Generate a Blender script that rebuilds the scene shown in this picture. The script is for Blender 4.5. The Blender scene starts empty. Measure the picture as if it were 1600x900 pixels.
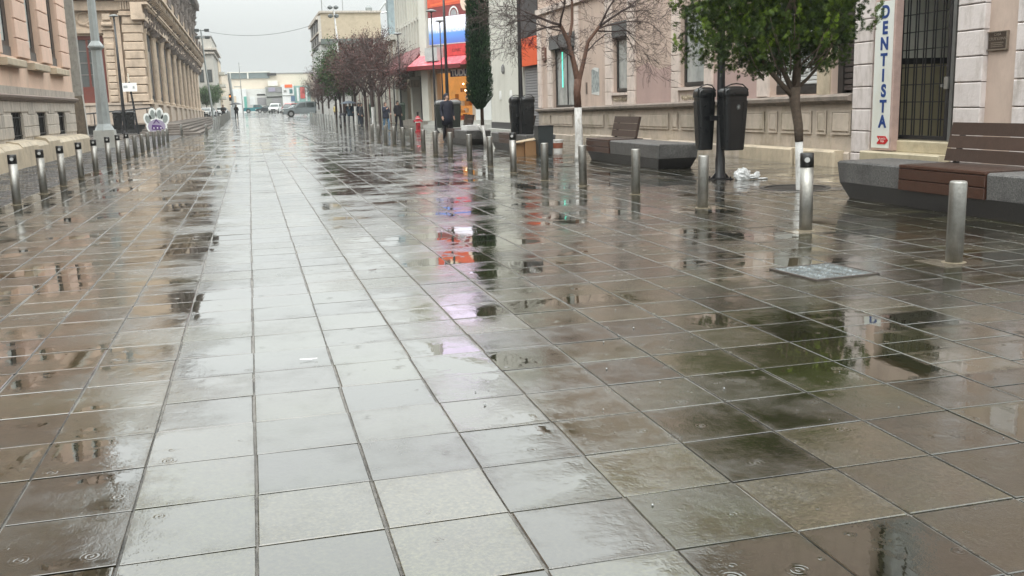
import bpy, math, random
from mathutils import Vector, Matrix, noise as mnoise
random.seed(7)
S = bpy.context.scene
COL = S.collection
# ---------------------------------------------------------------- camera
H = 1.4
cy_, sy_ = math.cos(.254625), math.sin(.254625)
cp_, sp_ = math.cos(.18828), math.sin(.18828)
cr_, sr_ = math.cos(-.02875), math.sin(-.02875)
Fw = Vector((sy_*cp_, cy_*cp_, -sp_)); Rt = Vector((cy_, -sy_, 0)); Up = Rt.cross(Fw)
Ax = Rt*cr_ + Up*sr_; Bx = Up*cr_ - Rt*sr_
cam = bpy.data.cameras.new('camera'); co = bpy.data.objects.new('camera', cam); COL.objects.link(co)
cam.sensor_width = 36; cam.lens = 1520.1/1600*36; cam.clip_start = .05; cam.clip_end = 4000
co.matrix_world = Matrix(((Ax.x, Bx.x, -Fw.x, 0), (Ax.y, Bx.y, -Fw.y, 0), (Ax.z, Bx.z, -Fw.z, H), (0, 0, 0, 1)))
S.camera = co
# ---------------------------------------------------------------- world: overcast sky, brighter towards the zenith
W = bpy.data.worlds.new('World'); S.world = W; W.use_nodes = True
nt = W.node_tree; nt.nodes.clear()
def wn(t): return nt.nodes.new(t)
out = wn('ShaderNodeOutputWorld'); tc = wn('ShaderNodeTexCoord'); sep = wn('ShaderNodeSeparateXYZ')
nt.links.new(tc.outputs['Generated'], sep.inputs[0])
ramp = wn('ShaderNodeValToRGB'); ramp.color_ramp.interpolation = 'B_SPLINE'
els = ramp.color_ramp.elements
def gr(v): return (v*.955, v*1.0, v*.985, 1)
els[0].position = 0; els[0].color = gr(.192)
els[1].position = 1; els[1].color = gr(1.0)
for p_, v_ in ((.07, .20), (.13, .275), (.24, .42), (.45, .63), (.75, .88)):
    e = els.new(p_); e.color = gr(v_)
nz = wn('ShaderNodeTexNoise'); nz.inputs['Scale'].default_value = 1.6; nz.inputs['Detail'].default_value = 3
nt.links.new(tc.outputs['Generated'], nz.inputs['Vector'])
mr = wn('ShaderNodeMapRange'); mr.inputs[3].default_value = .93; mr.inputs[4].default_value = 1.07
nt.links.new(nz.outputs['Fac'], mr.inputs[0]); nt.links.new(sep.outputs['Z'], ramp.inputs[0])
vm = wn('ShaderNodeVectorMath'); vm.operation = 'SCALE'
nt.links.new(ramp.outputs[0], vm.inputs[0]); nt.links.new(mr.outputs[0], vm.inputs['Scale'])
b1 = wn('ShaderNodeBackground'); b1.inputs[1].default_value = 2.55; nt.links.new(vm.outputs[0], b1.inputs[0])
sky = wn('ShaderNodeTexSky'); sky.sky_type = 'NISHITA'; sky.sun_disc = False
sky.sun_elevation = math.radians(62); sky.sun_rotation = math.radians(200); sky.dust_density = 6; sky.air_density = .6
hs = wn('ShaderNodeHueSaturation'); hs.inputs['Saturation'].default_value = .12
nt.links.new(sky.outputs[0], hs.inputs['Color'])
b2 = wn('ShaderNodeBackground'); b2.inputs[1].default_value = .05*.3; nt.links.new(hs.outputs[0], b2.inputs[0])
ad = wn('ShaderNodeAddShader'); nt.links.new(b1.outputs[0], ad.inputs[0]); nt.links.new(b2.outputs[0], ad.inputs[1])
nt.links.new(ad.outputs[0], out.inputs[0])
sl = bpy.data.lights.new('sun', 'SUN'); sl.energy = 1.3; sl.angle = math.radians(50); sl.color = (1, .97, .93)
so = bpy.data.objects.new('sun', sl); COL.objects.link(so)
so.rotation_euler = (math.radians(28), 0, math.radians(-20))
S.view_settings.view_transform = 'Standard'; S.view_settings.look = 'None'; S.view_settings.gamma = 1
S.view_settings.exposure = .48
S.render.engine = 'CYCLES'; S.cycles.use_denoising = True; S.cycles.max_bounces = 6
S.cycles.diffuse_bounces = 3; S.cycles.glossy_bounces = 3; S.cycles.transmission_bounces = 3; S.cycles.volume_bounces = 0
S.cycles.caustics_reflective = False; S.cycles.caustics_refractive = False

def zg(y):                                   # the street climbs a little far down
    if y < 60: return 0.
    if y < 128: return .42*((y-60)/68)**1.3
    if y < 228: return .42+.38*(y-128)/100
    return .8
# ---------------------------------------------------------------- materials
MC = {}
def s2l(c): return tuple(((v/255)/12.92 if v/255 <= .04045 else ((v/255+.055)/1.055)**2.4) for v in c)
def M(name, col, rough=.6, var=.18, scale=5., bump=.25, metal=0., spec=.5, rnd=0., streak=0., dirt=None, emit=None, bs=None):
    if name in MC: return MC[name]
    m = bpy.data.materials.new(name); m.use_nodes = True; t = m.node_tree; N = t.nodes; L = t.links
    b = N['Principled BSDF']; b.inputs['Roughness'].default_value = rough; b.inputs['Metallic'].default_value = metal
    b.inputs['Specular IOR Level'].default_value = spec
    g = N.new('ShaderNodeNewGeometry')
    n1 = N.new('ShaderNodeTexNoise'); n1.inputs['Scale'].default_value = scale; n1.inputs['Detail'].default_value = 6; n1.inputs['Roughness'].default_value = .65
    L.new(g.outputs['Position'], n1.inputs['Vector'])
    r = N.new('ShaderNodeMapRange'); r.inputs[1].default_value = .25; r.inputs[2].default_value = .75
    r.inputs[3].default_value = 1-var; r.inputs[4].default_value = 1+var
    L.new(n1.outputs['Fac'], r.inputs[0])
    fac = r.outputs[0]
    if rnd:
        oi = N.new('ShaderNodeObjectInfo'); r2 = N.new('ShaderNodeMapRange'); r2.inputs[3].default_value = 1-rnd; r2.inputs[4].default_value = 1+rnd
        L.new(oi.outputs['Random'], r2.inputs[0]); mu = N.new('ShaderNodeMath'); mu.operation = 'MULTIPLY'
        L.new(fac, mu.inputs[0]); L.new(r2.outputs[0], mu.inputs[1]); fac = mu.outputs[0]
    c0 = N.new('ShaderNodeRGB'); c0.outputs[0].default_value = (*col, 1); base = c0.outputs[0]
    if dirt:                                 # (colour, amount, scale, vertical stretch)
        mp = N.new('ShaderNodeMapping'); mp.inputs['Scale'].default_value = (dirt[2], dirt[2], dirt[2]*dirt[3])
        L.new(g.outputs['Position'], mp.inputs[0])
        n2 = N.new('ShaderNodeTexNoise'); n2.inputs['Scale'].default_value = 1; n2.inputs['Detail'].default_value = 7; n2.inputs['Roughness'].default_value = .7
        L.new(mp.outputs[0], n2.inputs['Vector'])
        r3 = N.new('ShaderNodeMapRange'); r3.inputs[1].default_value = .47; r3.inputs[2].default_value = .72; r3.inputs[4].default_value = dirt[1]
        L.new(n2.outputs['Fac'], r3.inputs[0])
        mx = N.new('ShaderNodeMix'); mx.data_type = 'RGBA'; L.new(r3.outputs[0], mx.inputs[0]); L.new(base, mx.inputs[6]); mx.inputs[7].default_value = (*dirt[0], 1)
        base = mx.outputs[2]
    v = N.new('ShaderNodeVectorMath'); v.operation = 'SCALE'; L.new(base, v.inputs[0]); L.new(fac, v.inputs['Scale'])
    L.new(v.outputs[0], b.inputs['Base Color'])
    if bump:
        n3 = N.new('ShaderNodeTexNoise'); n3.inputs['Scale'].default_value = bs or scale*6; n3.inputs['Detail'].default_value = 5
        L.new(g.outputs['Position'], n3.inputs['Vector'])
        bp = N.new('ShaderNodeBump'); bp.inputs['Strength'].default_value = bump; bp.inputs['Distance'].default_value = .02
        L.new(n3.outputs['Fac'], bp.inputs['Height']); L.new(bp.outputs[0], b.inputs['Normal'])
    if emit:
        b.inputs['Emission Color'].default_value = (*emit[0], 1); b.inputs['Emission Strength'].default_value = emit[1]
    MC[name] = m; return m
def attr_mat(name, c0, c1, rough=.55, spec=.4):        # foliage: colour between c0 and c1 by the face attribute "tone"
    m = bpy.data.materials.new(name); m.use_nodes = True; t = m.node_tree; N = t.nodes; L = t.links; b = N['Principled BSDF']
    a = N.new('ShaderNodeAttribute'); a.attribute_name = 'tone'
    mx = N.new('ShaderNodeMix'); mx.data_type = 'RGBA'; L.new(a.outputs['Fac'], mx.inputs[0]); mx.inputs[6].default_value = (*c0, 1); mx.inputs[7].default_value = (*c1, 1)
    L.new(mx.outputs[2], b.inputs['Base Color']); b.inputs['Roughness'].default_value = rough; b.inputs['Specular IOR Level'].default_value = spec
    return m
def wet_mat(name, c_a, c_b, c_c, cw, cd, x0, y0, ior=1.75, joints=False, rmin=.03, rmax=.26, ripple=1., coat=0.):
    m = bpy.data.materials.new(name); m.use_nodes = True; t = m.node_tree; N = t.nodes; L = t.links; b = N['Principled BSDF']
    def math_(op, a, bb=None, c=None):
        n = N.new('ShaderNodeMath'); n.operation = op
        for i, s in enumerate((a, bb, c)):
            if s is None: continue
            if isinstance(s, (int, float)): n.inputs[i].default_value = s
            else: L.new(s, n.inputs[i])
        return n.outputs[0]
    g = N.new('ShaderNodeNewGeometry'); sp = N.new('ShaderNodeSeparateXYZ'); L.new(g.outputs['Position'], sp.inputs[0])
    X, Y = sp.outputs[0], sp.outputs[1]
    ux = math_('DIVIDE', math_('SUBTRACT', X, x0), cw); uy = math_('DIVIDE', math_('SUBTRACT', Y, y0), cd)
    cb = N.new('ShaderNodeCombineXYZ'); L.new(math_('FLOOR', ux), cb.inputs[0]); L.new(math_('FLOOR', uy), cb.inputs[1])
    wnz = N.new('ShaderNodeTexWhiteNoise'); wnz.noise_dimensions = '2D'; L.new(cb.outputs[0], wnz.inputs['Vector'])
    n1 = N.new('ShaderNodeTexNoise'); n1.inputs['Scale'].default_value = 1.1; n1.inputs['Detail'].default_value = 6; n1.inputs['Roughness'].default_value = .6
    L.new(g.outputs['Position'], n1.inputs['Vector'])
    n2 = N.new('ShaderNodeTexNoise'); n2.inputs['Scale'].default_value = 75; n2.inputs['Detail'].default_value = 4; L.new(g.outputs['Position'], n2.inputs['Vector'])
    r1 = N.new('ShaderNodeMapRange'); r1.inputs[1].default_value = .35; r1.inputs[2].default_value = .65; L.new(n1.outputs['Fac'], r1.inputs[0])
    mx = N.new('ShaderNodeMix'); mx.data_type = 'RGBA'; L.new(r1.outputs[0], mx.inputs[0]); mx.inputs[6].default_value = (*c_a, 1); mx.inputs[7].default_value = (*c_b, 1)
    mx2 = N.new('ShaderNodeMix'); mx2.data_type = 'RGBA'; L.new(math_('MULTIPLY', math_('POWER', wnz.outputs['Value'], 2.0), .8), mx2.inputs[0]); L.new(mx.outputs[2], mx2.inputs[6]); mx2.inputs[7].default_value = (*c_c, 1)
    sepc = N.new('ShaderNodeSeparateColor'); L.new(wnz.outputs['Color'], sepc.inputs[0])
    val = math_('MULTIPLY', math_('MULTIPLY_ADD', sepc.outputs[1], .95, .35), math_('MULTIPLY_ADD', math_('POWER', n2.outputs['Fac'], 2.5), 4.4, .2))
    v = N.new('ShaderNodeVectorMath'); v.operation = 'SCALE'; L.new(mx2.outputs[2], v.inputs[0]); L.new(val, v.inputs['Scale'])
    L.new(v.outputs[0], b.inputs['Base Color'])
    # film of water: mirror-like puddles with ragged edges, grainy damp stone between them
    n3 = N.new('ShaderNodeTexNoise'); n3.inputs['Scale'].default_value = .75; n3.inputs['Detail'].default_value = 9; n3.inputs['Roughness'].default_value = .68
    L.new(g.outputs['Position'], n3.inputs['Vector'])
    n6 = N.new('ShaderNodeTexNoise'); n6.inputs['Scale'].default_value = 9; n6.inputs['Detail'].default_value = 6; L.new(g.outputs['Position'], n6.inputs['Vector'])
    fx = math_('ABSOLUTE', math_('SUBTRACT', math_('FRACT', ux), .5)); fy = math_('ABSOLUTE', math_('SUBTRACT', math_('FRACT', uy), .5))
    edge = math_('MAXIMUM', math_('MULTIPLY', math_('SUBTRACT', math_('MAXIMUM', fx, fy), .40), .9), 0.)
    film = N.new('ShaderNodeMapRange'); film.inputs[1].default_value = .48; film.inputs[2].default_value = .62
    L.new(math_('ADD', math_('MULTIPLY_ADD', sepc.outputs[2], .07, n3.outputs['Fac']), math_('MULTIPLY', edge, math_('MULTIPLY', n6.outputs['Fac'], 1.6))), film.inputs[0])
    filmc = math_('MULTIPLY', film.outputs[0], math_('MULTIPLY_ADD', n6.outputs['Fac'], 1.2, .4))
    rg = math_('MULTIPLY_ADD', filmc, rmax-rmin, rmin); L.new(rg, b.inputs['Roughness'])
    b.inputs['IOR'].default_value = ior; b.inputs['Coat Weight'].default_value = coat; b.inputs['Coat IOR'].default_value = 1.33; L.new(rg, b.inputs['Coat Roughness'])
    # relief: fine water surface + raindrop rings
    n4 = N.new('ShaderNodeTexNoise'); n4.inputs['Scale'].default_value = 22; n4.inputs['Detail'].default_value = 3
    mp = N.new('ShaderNodeMapping'); mp.inputs['Scale'].default_value = (1, .55, 1); mp.inputs['Rotation'].default_value = (0, 0, .35)
    L.new(g.outputs['Position'], mp.inputs[0]); L.new(mp.outputs[0], n4.inputs['Vector'])
    n5 = N.new('ShaderNodeTexNoise'); n5.inputs['Scale'].default_value = 160; n5.inputs['Detail'].default_value = 2; L.new(g.outputs['Position'], n5.inputs['Vector'])
    vo = N.new('ShaderNodeTexVoronoi'); vo.voronoi_dimensions = '2D'; vo.inputs['Scale'].default_value = 3.7; L.new(g.outputs['Position'], vo.inputs['Vector'])
    sv = N.new('ShaderNodeSeparateColor'); L.new(vo.outputs['Color'], sv.inputs[0])
    d = math_('MULTIPLY_ADD', math_('SUBTRACT', n6.outputs['Fac'], .5), .07, vo.outputs['Distance'])
    act = math_('GREATER_THAN', sv.outputs[0], .42)
    rad = math_('MULTIPLY_ADD', math_('POWER', sv.outputs[1], 2.), .15, .05)
    win = math_('MAXIMUM', math_('SUBTRACT', 1., math_('DIVIDE', d, rad)), 0.)
    ring = math_('MULTIPLY', math_('SINE', math_('MULTIPLY', d, 105.)), math_('MULTIPLY', act, math_('POWER', win, .6)))
    h = math_('MULTIPLY_ADD', n4.outputs['Fac'], math_('MULTIPLY_ADD', filmc, .85, .135), math_('MULTIPLY', ring, .42*ripple))
    h2 = math_('MULTIPLY_ADD', math_('MULTIPLY', n5.outputs['Fac'], filmc), .8, h)
    bp = N.new('ShaderNodeBump'); bp.inputs['Strength'].default_value = 1; bp.inputs['Distance'].default_value = .0011
    L.new(h2, bp.inputs['Height']); L.new(bp.outputs[0], b.inputs['Normal']); L.new(bp.outputs[0], b.inputs['Coat Normal'])
    return m
# palette
STEEL = M('brushed_steel', (.33, .325, .305), .50, .25, 9, .2, metal=1., dirt=((.16, .15, .13), .7, 6., .3))
STEEL_D = M('dull_steel', (.40, .41, .40), .42, .15, 9, .15, metal=.9)
BLACK = M('black_gloss_plastic', (.012, .013, .014), .25, .2, 7, .08)
BLACKM = M('black_iron', (.014, .014, .016), .35, .2, 7, .15)
BLACKC = M('black_cap_plastic', (.010, .010, .010), .35, .1, 7, .05)
WHITE = M('white_reflector', (.8, .8, .78), .3, .05, 7, .0)
PINK_L = M('salmon_plaster', (.68, .49, .38), .8, .08, 1.3, .15, dirt=((.42, .33, .26), .55, 1.3, .35))
PINK_B = M('salmon_rusticated_block', (.70, .50, .40), .75, .07, 2, .12, rnd=.05, dirt=((.50, .38, .30), .5, 2., .3))
GREYST = M('grey_cut_stone', (.50, .45, .39), .7, .18, 9, .3, rnd=.10, dirt=((.17, .155, .14), .8, 5., .12))
BEIGEST = M('beige_base_stone', (.50, .42, .31), .6, .16, 3, .3, rnd=.10, dirt=((.24, .20, .15), .8, 1.6, .6))
PINK_R = M('dusty_pink_plaster', (.55, .43, .36), .8, .07, 1.0, .25, dirt=((.38, .29, .245), .85, 1.6, .35))
QUOIN = M('pale_pink_quoin', (.68, .58, .52), .7, .09, 4, .3, rnd=.05, dirt=((.40, .34, .29), .7, 4., .5))
PILLAR = M('whitewashed_quoin', (.66, .60, .58), .7, .07, 4, .3, rnd=.04, dirt=((.38, .33, .29), .85, 5., .3))
PLINTH = M('weathered_plinth', (.48, .41, .34), .65, .14, 4, .35, rnd=.09, dirt=((.27, .23, .16), .8, 2.2, .5))
CORNICE = M('stained_cornice', (.24, .20, .17), .7, .2, 5, .3, dirt=((.10, .09, .08), .9, 3., .7))
GLASS = M('window_glass', (.09, .10, .10), .06, .1, 3, 0, spec=.8)
GLASSL = M('curtained_glass', (.40, .42, .41), .12, .25, 2.5, 0, spec=.8, dirt=((.10, .11, .11), .8, 1.5, .3))
WHITEPANE = M('white_pane_glass', (.62, .66, .64), .2, .1, 3, 0, spec=.8)  # whitish colour over the whole pane
DARKFR = M('dark_window_frame', (.025, .023, .022), .4, .2, 5, .1)
DARKIN = M('dark_interior', (.018, .017, .016), .8, .2, 3, 0)
GREYBOX = M('grey_shutter_box', (.11, .11, .11), .6, .25, 5, .2)
L2ST = M('carved_sandstone', (.52, .41, .31), .75, .16, 3, .35, rnd=.08, dirt=((.27, .21, .16), .8, 1.1, .6))
L2DK = M('sooty_shaded_sandstone', (.19, .155, .135), .8, .3, 3, .5, rnd=.10, dirt=((.07, .06, .055), .9, 2.2, .8))  # soot on the upper storeys; also paints the shade behind the columns
MAROON = M('maroon_door_wood', (.13, .032, .022), .65, .2, 5, .1)
GALV = M('galvanised_grey_paint', (.33, .36, .36), .45, .12, 4, .1, dirt=((.22, .23, .22), .7, 3., .2))
CONC = M('pale_concrete', (.42, .42, .39), .7, .15, 5, .3)
WOODP = M('weathered_post_lower', (.20, .165, .13), .7, .3, 6, .4, dirt=((.08, .065, .05), .9, 7., .3))
TERR = M('terrazzo_concrete', (.105, .103, .10), .5, .9, 55, .5, rnd=.05, bs=90, dirt=((.035, .034, .034), .8, 2.6, .7))
TERRD = M('wet_terrazzo_base', (.028, .026, .026), .3, .5, 70, .3, bs=160)
BENCHW = M('brown_bench_slat', (.050, .031, .024), .38, .2, 12, .2, rnd=.14, spec=.5)
BENCHR = M('reddish_bench_slat', (.052, .023, .015), .3, .2, 12, .2, rnd=.14)
BARK = M('brown_bark', (.085, .055, .038), .7, .35, 18, .8)
LIME = M('lime_painted_bark', (.70, .70, .68), .8, .10, 16, .9, dirt=((.35, .32, .28), .8, 14., .4))
TWIG = M('dark_twig', (.055, .036, .032), .7, .3, 18, .2)
WHITEP = M('cream_white_plaster', (.62, .61, .55), .7, .06, 1.5, .12, dirt=((.45, .44, .38), .5, 1., .3))
ORANGE = M('orange_shop_panel', (.75, .11, .03), .45, .06, 3, .05)
SHUT = M('roller_shutter_steel', (.24, .235, .24), .5, .12, 5, .1)
REDAWN = M('red_awning_cloth', (.62, .10, .13), .45, .15, 5, .2, dirt=((.66, .28, .30), .7, 5., 1.))
DRED = M('dark_red_awning', (.16, .018, .020), .5, .15, 4, .15)
TAN = M('tan_block_wall', (.45, .38, .28), .85, .10, 2.5, .3, dirt=((.36, .30, .22), .7, .6, 1.))
TEAL = M('teal_car_paint', (.02, .17, .19), .25, .1, 5, 0)
SILVER = M('silver_car_paint', (.30, .34, .35), .25, .08, 5, 0, metal=.5)
CARW = M('white_car_paint', (.72, .73, .72), .25, .05, 5, 0)
CARD = M('dark_car_paint', (.03, .035, .04), .25, .1, 5, 0)
CARG = M('car_glass', (.02, .03, .03), .08, .1, 3, 0, spec=.8)
TYRE = M('tyre_rubber', (.015, .015, .015), .7, .1, 20, .1)
RIM = M('alloy_rim', (.45, .45, .45), .3, .05, 20, 0, metal=.8)
CREAM = M('far_cream_wall', (.60, .50, .38), .8, .08, 1, .1)
# ---------------------------------------------------------------- mesh helpers
class Fr:
    def __init__(s, P, U, N): s.P, s.U, s.N = Vector((*P, 0)), Vector((*U, 0)).normalized(), Vector((*N, 0)).normalized()
    def pt(s, u, n, z): return s.P + s.U*u + s.N*n + Vector((0, 0, z))
BOXF = [(0, 3, 2, 1), (4, 5, 6, 7), (0, 1, 5, 4), (1, 2, 6, 5), (2, 3, 7, 6), (3, 0, 4, 7)]
def worg(p):
    v = Vector((0, 0, 0))
    while p is not None: v += p.location; p = p.parent
    return v
def link(o, parent=None):
    COL.objects.link(o)
    if parent is not None: o.parent = parent
    return o
def tag(o, label=None, cat=None, group=None, kind=None):
    if label: o['label'] = label
    if cat: o['category'] = cat
    if group: o['group'] = group
    if kind: o['kind'] = kind
    return o
def thing(name, loc, label=None, cat=None, group=None, kind=None, rz=0):
    o = bpy.data.objects.new(name, None); o.location = loc; o.rotation_euler.z = rz; o.empty_display_size = .2
    link(o); return tag(o, label, cat, group, kind)
class MB:
    def __init__(s): s.v = []; s.f = []; s.mi = []; s.tone = []; s.cur = 0
    def add(s, vs, fs, tone=None):
        o = len(s.v); s.v += [Vector(a) for a in vs]; s.f += [tuple(i+o for i in f) for f in fs]; s.mi += [s.cur]*len(fs)
        if tone is not None: s.tone += [tone]*len(fs)
        return s
    def box(s, x0, x1, y0, y1, z0, z1):
        return s.add([(x0, y0, z0), (x1, y0, z0), (x1, y1, z0), (x0, y1, z0), (x0, y0, z1), (x1, y0, z1), (x1, y1, z1), (x0, y1, z1)], BOXF)
    def fbox(s, F, u0, u1, n0, n1, z0, z1):
        return s.add([F.pt(u0, n0, z0), F.pt(u1, n0, z0), F.pt(u1, n1, z0), F.pt(u0, n1, z0), F.pt(u0, n0, z1), F.pt(u1, n0, z1), F.pt(u1, n1, z1), F.pt(u0, n1, z1)], BOXF)
    def rbox(s, F, u0, u1, n0, n1, z0, z1, b=.02):     # box with its front edges chamfered (front = n1)
        P = F.pt
        vs = [P(u0, n0, z0), P(u1, n0, z0), P(u1, n0, z1), P(u0, n0, z1), P(u0, n1-b, z0), P(u1, n1-b, z0), P(u1, n1-b, z1), P(u0, n1-b, z1),
              P(u0+b, n1, z0+b), P(u1-b, n1, z0+b), P(u1-b, n1, z1-b), P(u0+b, n1, z1-b)]
        fs = [(0, 1, 2, 3), (0, 4, 5, 1), (1, 5, 6, 2), (2, 6, 7, 3), (3, 7, 4, 0), (4, 8, 9, 5), (5, 9, 10, 6), (6, 10, 11, 7), (7, 11, 8, 4), (8, 11, 10, 9)]
        return s.add(vs, fs)
    def tube(s, p0, p1, r0, r1=None, n=8, cap=True):
        p0, p1 = Vector(p0), Vector(p1); r1 = r0 if r1 is None else r1
        d = (p1-p0); d = d.normalized() if d.length > 1e-9 else Vector((0, 0, 1))
        a = d.orthogonal().normalized(); b = d.cross(a)
        vs = []
        for p, r in ((p0, r0), (p1, r1)):
            for i in range(n):
                t = 2*math.pi*i/n; vs.append(p+a*(math.cos(t)*r)+b*(math.sin(t)*r))
        fs = [(i, (i+1) % n, n+(i+1) % n, n+i) for i in range(n)]
        if cap: fs += [tuple(range(n-1, -1, -1)), tuple(range(n, 2*n))]
        return s.add(vs, fs)
    def path(s, pts, rad, n=6, cap=True):
        pts = [Vector(p) for p in pts]; vs = []; a = None
        for i, p in enumerate(pts):
            d = (pts[min(i+1, len(pts)-1)]-pts[max(i-1, 0)]).normalized()
            if a is None: a = d.orthogonal().normalized()
            a = (a-d*a.dot(d)).normalized(); b = d.cross(a); r = rad[i] if hasattr(rad, '__len__') else rad
            for k in range(n):
                t = 2*math.pi*k/n; vs.append(p+a*math.cos(t)*r+b*math.sin(t)*r)
        fs = []
        for i in range(len(pts)-1):
            for k in range(n): fs.append((i*n+k, i*n+(k+1) % n, (i+1)*n+(k+1) % n, (i+1)*n+k))
        if cap: fs += [tuple(range(n-1, -1, -1)), tuple(range((len(pts)-1)*n, len(pts)*n))]
        return s.add(vs, fs)
    def lathe(s, c, prof, n=16, sx=1., sy=1.):
        vs = []; c = Vector(c)
        for r, z in prof:
            for k in range(n):
                t = 2*math.pi*k/n; vs.append(c+Vector((math.cos(t)*r*sx, math.sin(t)*r*sy, z)))
        fs = []
        for i in range(len(prof)-1):
            for k in range(n): fs.append((i*n+k, i*n+(k+1) % n, (i+1)*n+(k+1) % n, (i+1)*n+k))
        fs += [tuple(range(n-1, -1, -1)), tuple(range((len(prof)-1)*n, len(prof)*n))]
        return s.add(vs, fs)
    def prism(s, F, poly, n0, n1):                    # polygon of (u, z), extruded n0..n1
        k = len(poly)
        vs = [F.pt(u, n0, z) for u, z in poly]+[F.pt(u, n1, z) for u, z in poly]
        fs = [tuple(range(k)), tuple(range(2*k-1, k-1, -1))]+[(i, (i+1) % k, k+(i+1) % k, k+i) for i in range(k)]
        return s.add(vs, fs)
    def quad(s, a, b, c, d): return s.add([a, b, c, d], [(0, 1, 2, 3)])
    def map(s, fn): s.v = [Vector(fn(v)) for v in s.v]; return s
    def mesh(s, name, mats, smooth=False, off=None):
        me = bpy.data.meshes.new(name)
        vs = s.v if off is None else [v-off for v in s.v]
        me.from_pydata([tuple(v) for v in vs], [], s.f)
        for m in (mats if isinstance(mats, (list, tuple)) else [mats]): me.materials.append(m)
        if any(s.mi): me.polygons.foreach_set('material_index', s.mi)
        if smooth: me.polygons.foreach_set('use_smooth', [True]*len(s.f))
        if s.tone and len(s.tone) == len(s.f):
            at = me.attributes.new('tone', 'FLOAT', 'FACE'); at.data.foreach_set('value', s.tone)
        me.update(); return me
    def build(s, name, mat, parent=None, kind=None, smooth=False, label=None, fix=True):
        off = worg(parent) if parent is not None else Vector((0, 0, 0))
        me = s.mesh(name, mat, smooth, off)
        if fix:
            import bmesh
            b = bmesh.new(); b.from_mesh(me); bmesh.ops.recalc_face_normals(b, faces=b.faces); b.to_mesh(me); b.free()
        o = link(bpy.data.objects.new(name, me), parent)
        return tag(o, label=label, kind=kind)
def part(name, mat, parent, fn, **k):
    m = MB(); fn(m); return m.build(name, mat, parent, **k)
def wallop(mb, F, u0, u1, z0, z1, ops, depth, n=0.):   # wall face with rectangular openings and their reveals
    us = sorted({u0, u1, *[o[0] for o in ops], *[o[1] for o in ops]}); zs = sorted({z0, z1, *[o[2] for o in ops], *[o[3] for o in ops]})
    for i in range(len(us)-1):
        for j in range(len(zs)-1):
            uc, zc = (us[i]+us[i+1])/2, (zs[j]+zs[j+1])/2
            if any(o[0] < uc < o[1] and o[2] < zc < o[3] for o in ops): continue
            mb.quad(F.pt(us[i], n, zs[j]), F.pt(us[i+1], n, zs[j]), F.pt(us[i+1], n, zs[j+1]), F.pt(us[i], n, zs[j+1]))
    for a, b, c, d in ops:
        m = n-depth
        mb.quad(F.pt(a, n, c), F.pt(a, m, c), F.pt(a, m, d), F.pt(a, n, d)); mb.quad(F.pt(b, m, c), F.pt(b, n, c), F.pt(b, n, d), F.pt(b, m, d))
        mb.quad(F.pt(a, n, d), F.pt(a, m, d), F.pt(b, m, d), F.pt(b, n, d)); mb.quad(F.pt(a, m, c), F.pt(a, n, c), F.pt(b, n, c), F.pt(b, m, c))
def window(parent, F, u0, u1, z0, z1, n, fr=DARKFR, gl=GLASS, fw=.07, bars=(1, 2), name='window'):
    m = MB(); d = .05
    m.fbox(F, u0, u0+fw, n, n+d, z0, z1); m.fbox(F, u1-fw, u1, n, n+d, z0, z1); m.fbox(F, u0+fw, u1-fw, n, n+d, z0, z0+fw); m.fbox(F, u0+fw, u1-fw, n, n+d, z1-fw, z1)
    for i in range(1, bars[0]): c = u0+(u1-u0)*i/bars[0]; m.fbox(F, c-.02, c+.02, n, n+d-.01, z0+fw, z1-fw)
    for i in range(1, bars[1]): c = z0+(z1-z0)*i/bars[1]; m.fbox(F, u0+fw, u1-fw, n, n+d-.013, c-.02, c+.02)
    w = m.build(name, fr, parent)
    part('pane', gl, w, lambda q: q.fbox(F, u0+.01, u1-.01, n-.03, n+.012, z0+.01, z1-.01))
    return w
def _to_mesh(o):
    bpy.context.view_layer.update(); me = bpy.data.meshes.new_from_object(o.evaluated_get(bpy.context.evaluated_depsgraph_get())); p = o.parent; ml = o.matrix_local.copy(); n = o.name; bpy.data.objects.remove(o)
    q = bpy.data.objects.new(n, me); COL.objects.link(q); q.parent = p; q.matrix_local = ml; return q
def text_obj(s, F, u, n, z, size, mat, parent, bold=.0, ext=.006, name='letter', flip=False, align='CENTER'):
    c = bpy.data.curves.new(name, 'FONT'); c.body = s; c.size = size; c.extrude = ext; c.offset = bold; c.align_x = align; c.align_y = 'CENTER'
    c.materials.append(mat); o = link(bpy.data.objects.new(name, c), parent)
    r = (-F.U if flip else F.U); nn = F.N
    up = Vector((0, 0, 1)); 
    if r.cross(up).dot(nn) < 0: r = -r
    p = F.pt(u, n, z)-worg(parent)
    o.matrix_local = Matrix(((r.x, up.x, nn.x, p.x), (r.y, up.y, nn.y, p.y), (r.z, up.z, nn.z, p.z), (0, 0, 0, 1)))
    return _to_mesh(o)
def copy_tree(o, parent=None):
    c = o.copy(); COL.objects.link(c); c.parent = parent
    for ch in list(o.children): copy_tree(ch, c)
    return c
ORD = 'first second third fourth fifth sixth seventh eighth ninth tenth eleventh twelfth thirteenth fourteenth fifteenth sixteenth seventeenth eighteenth nineteenth twentieth'.split()
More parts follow.
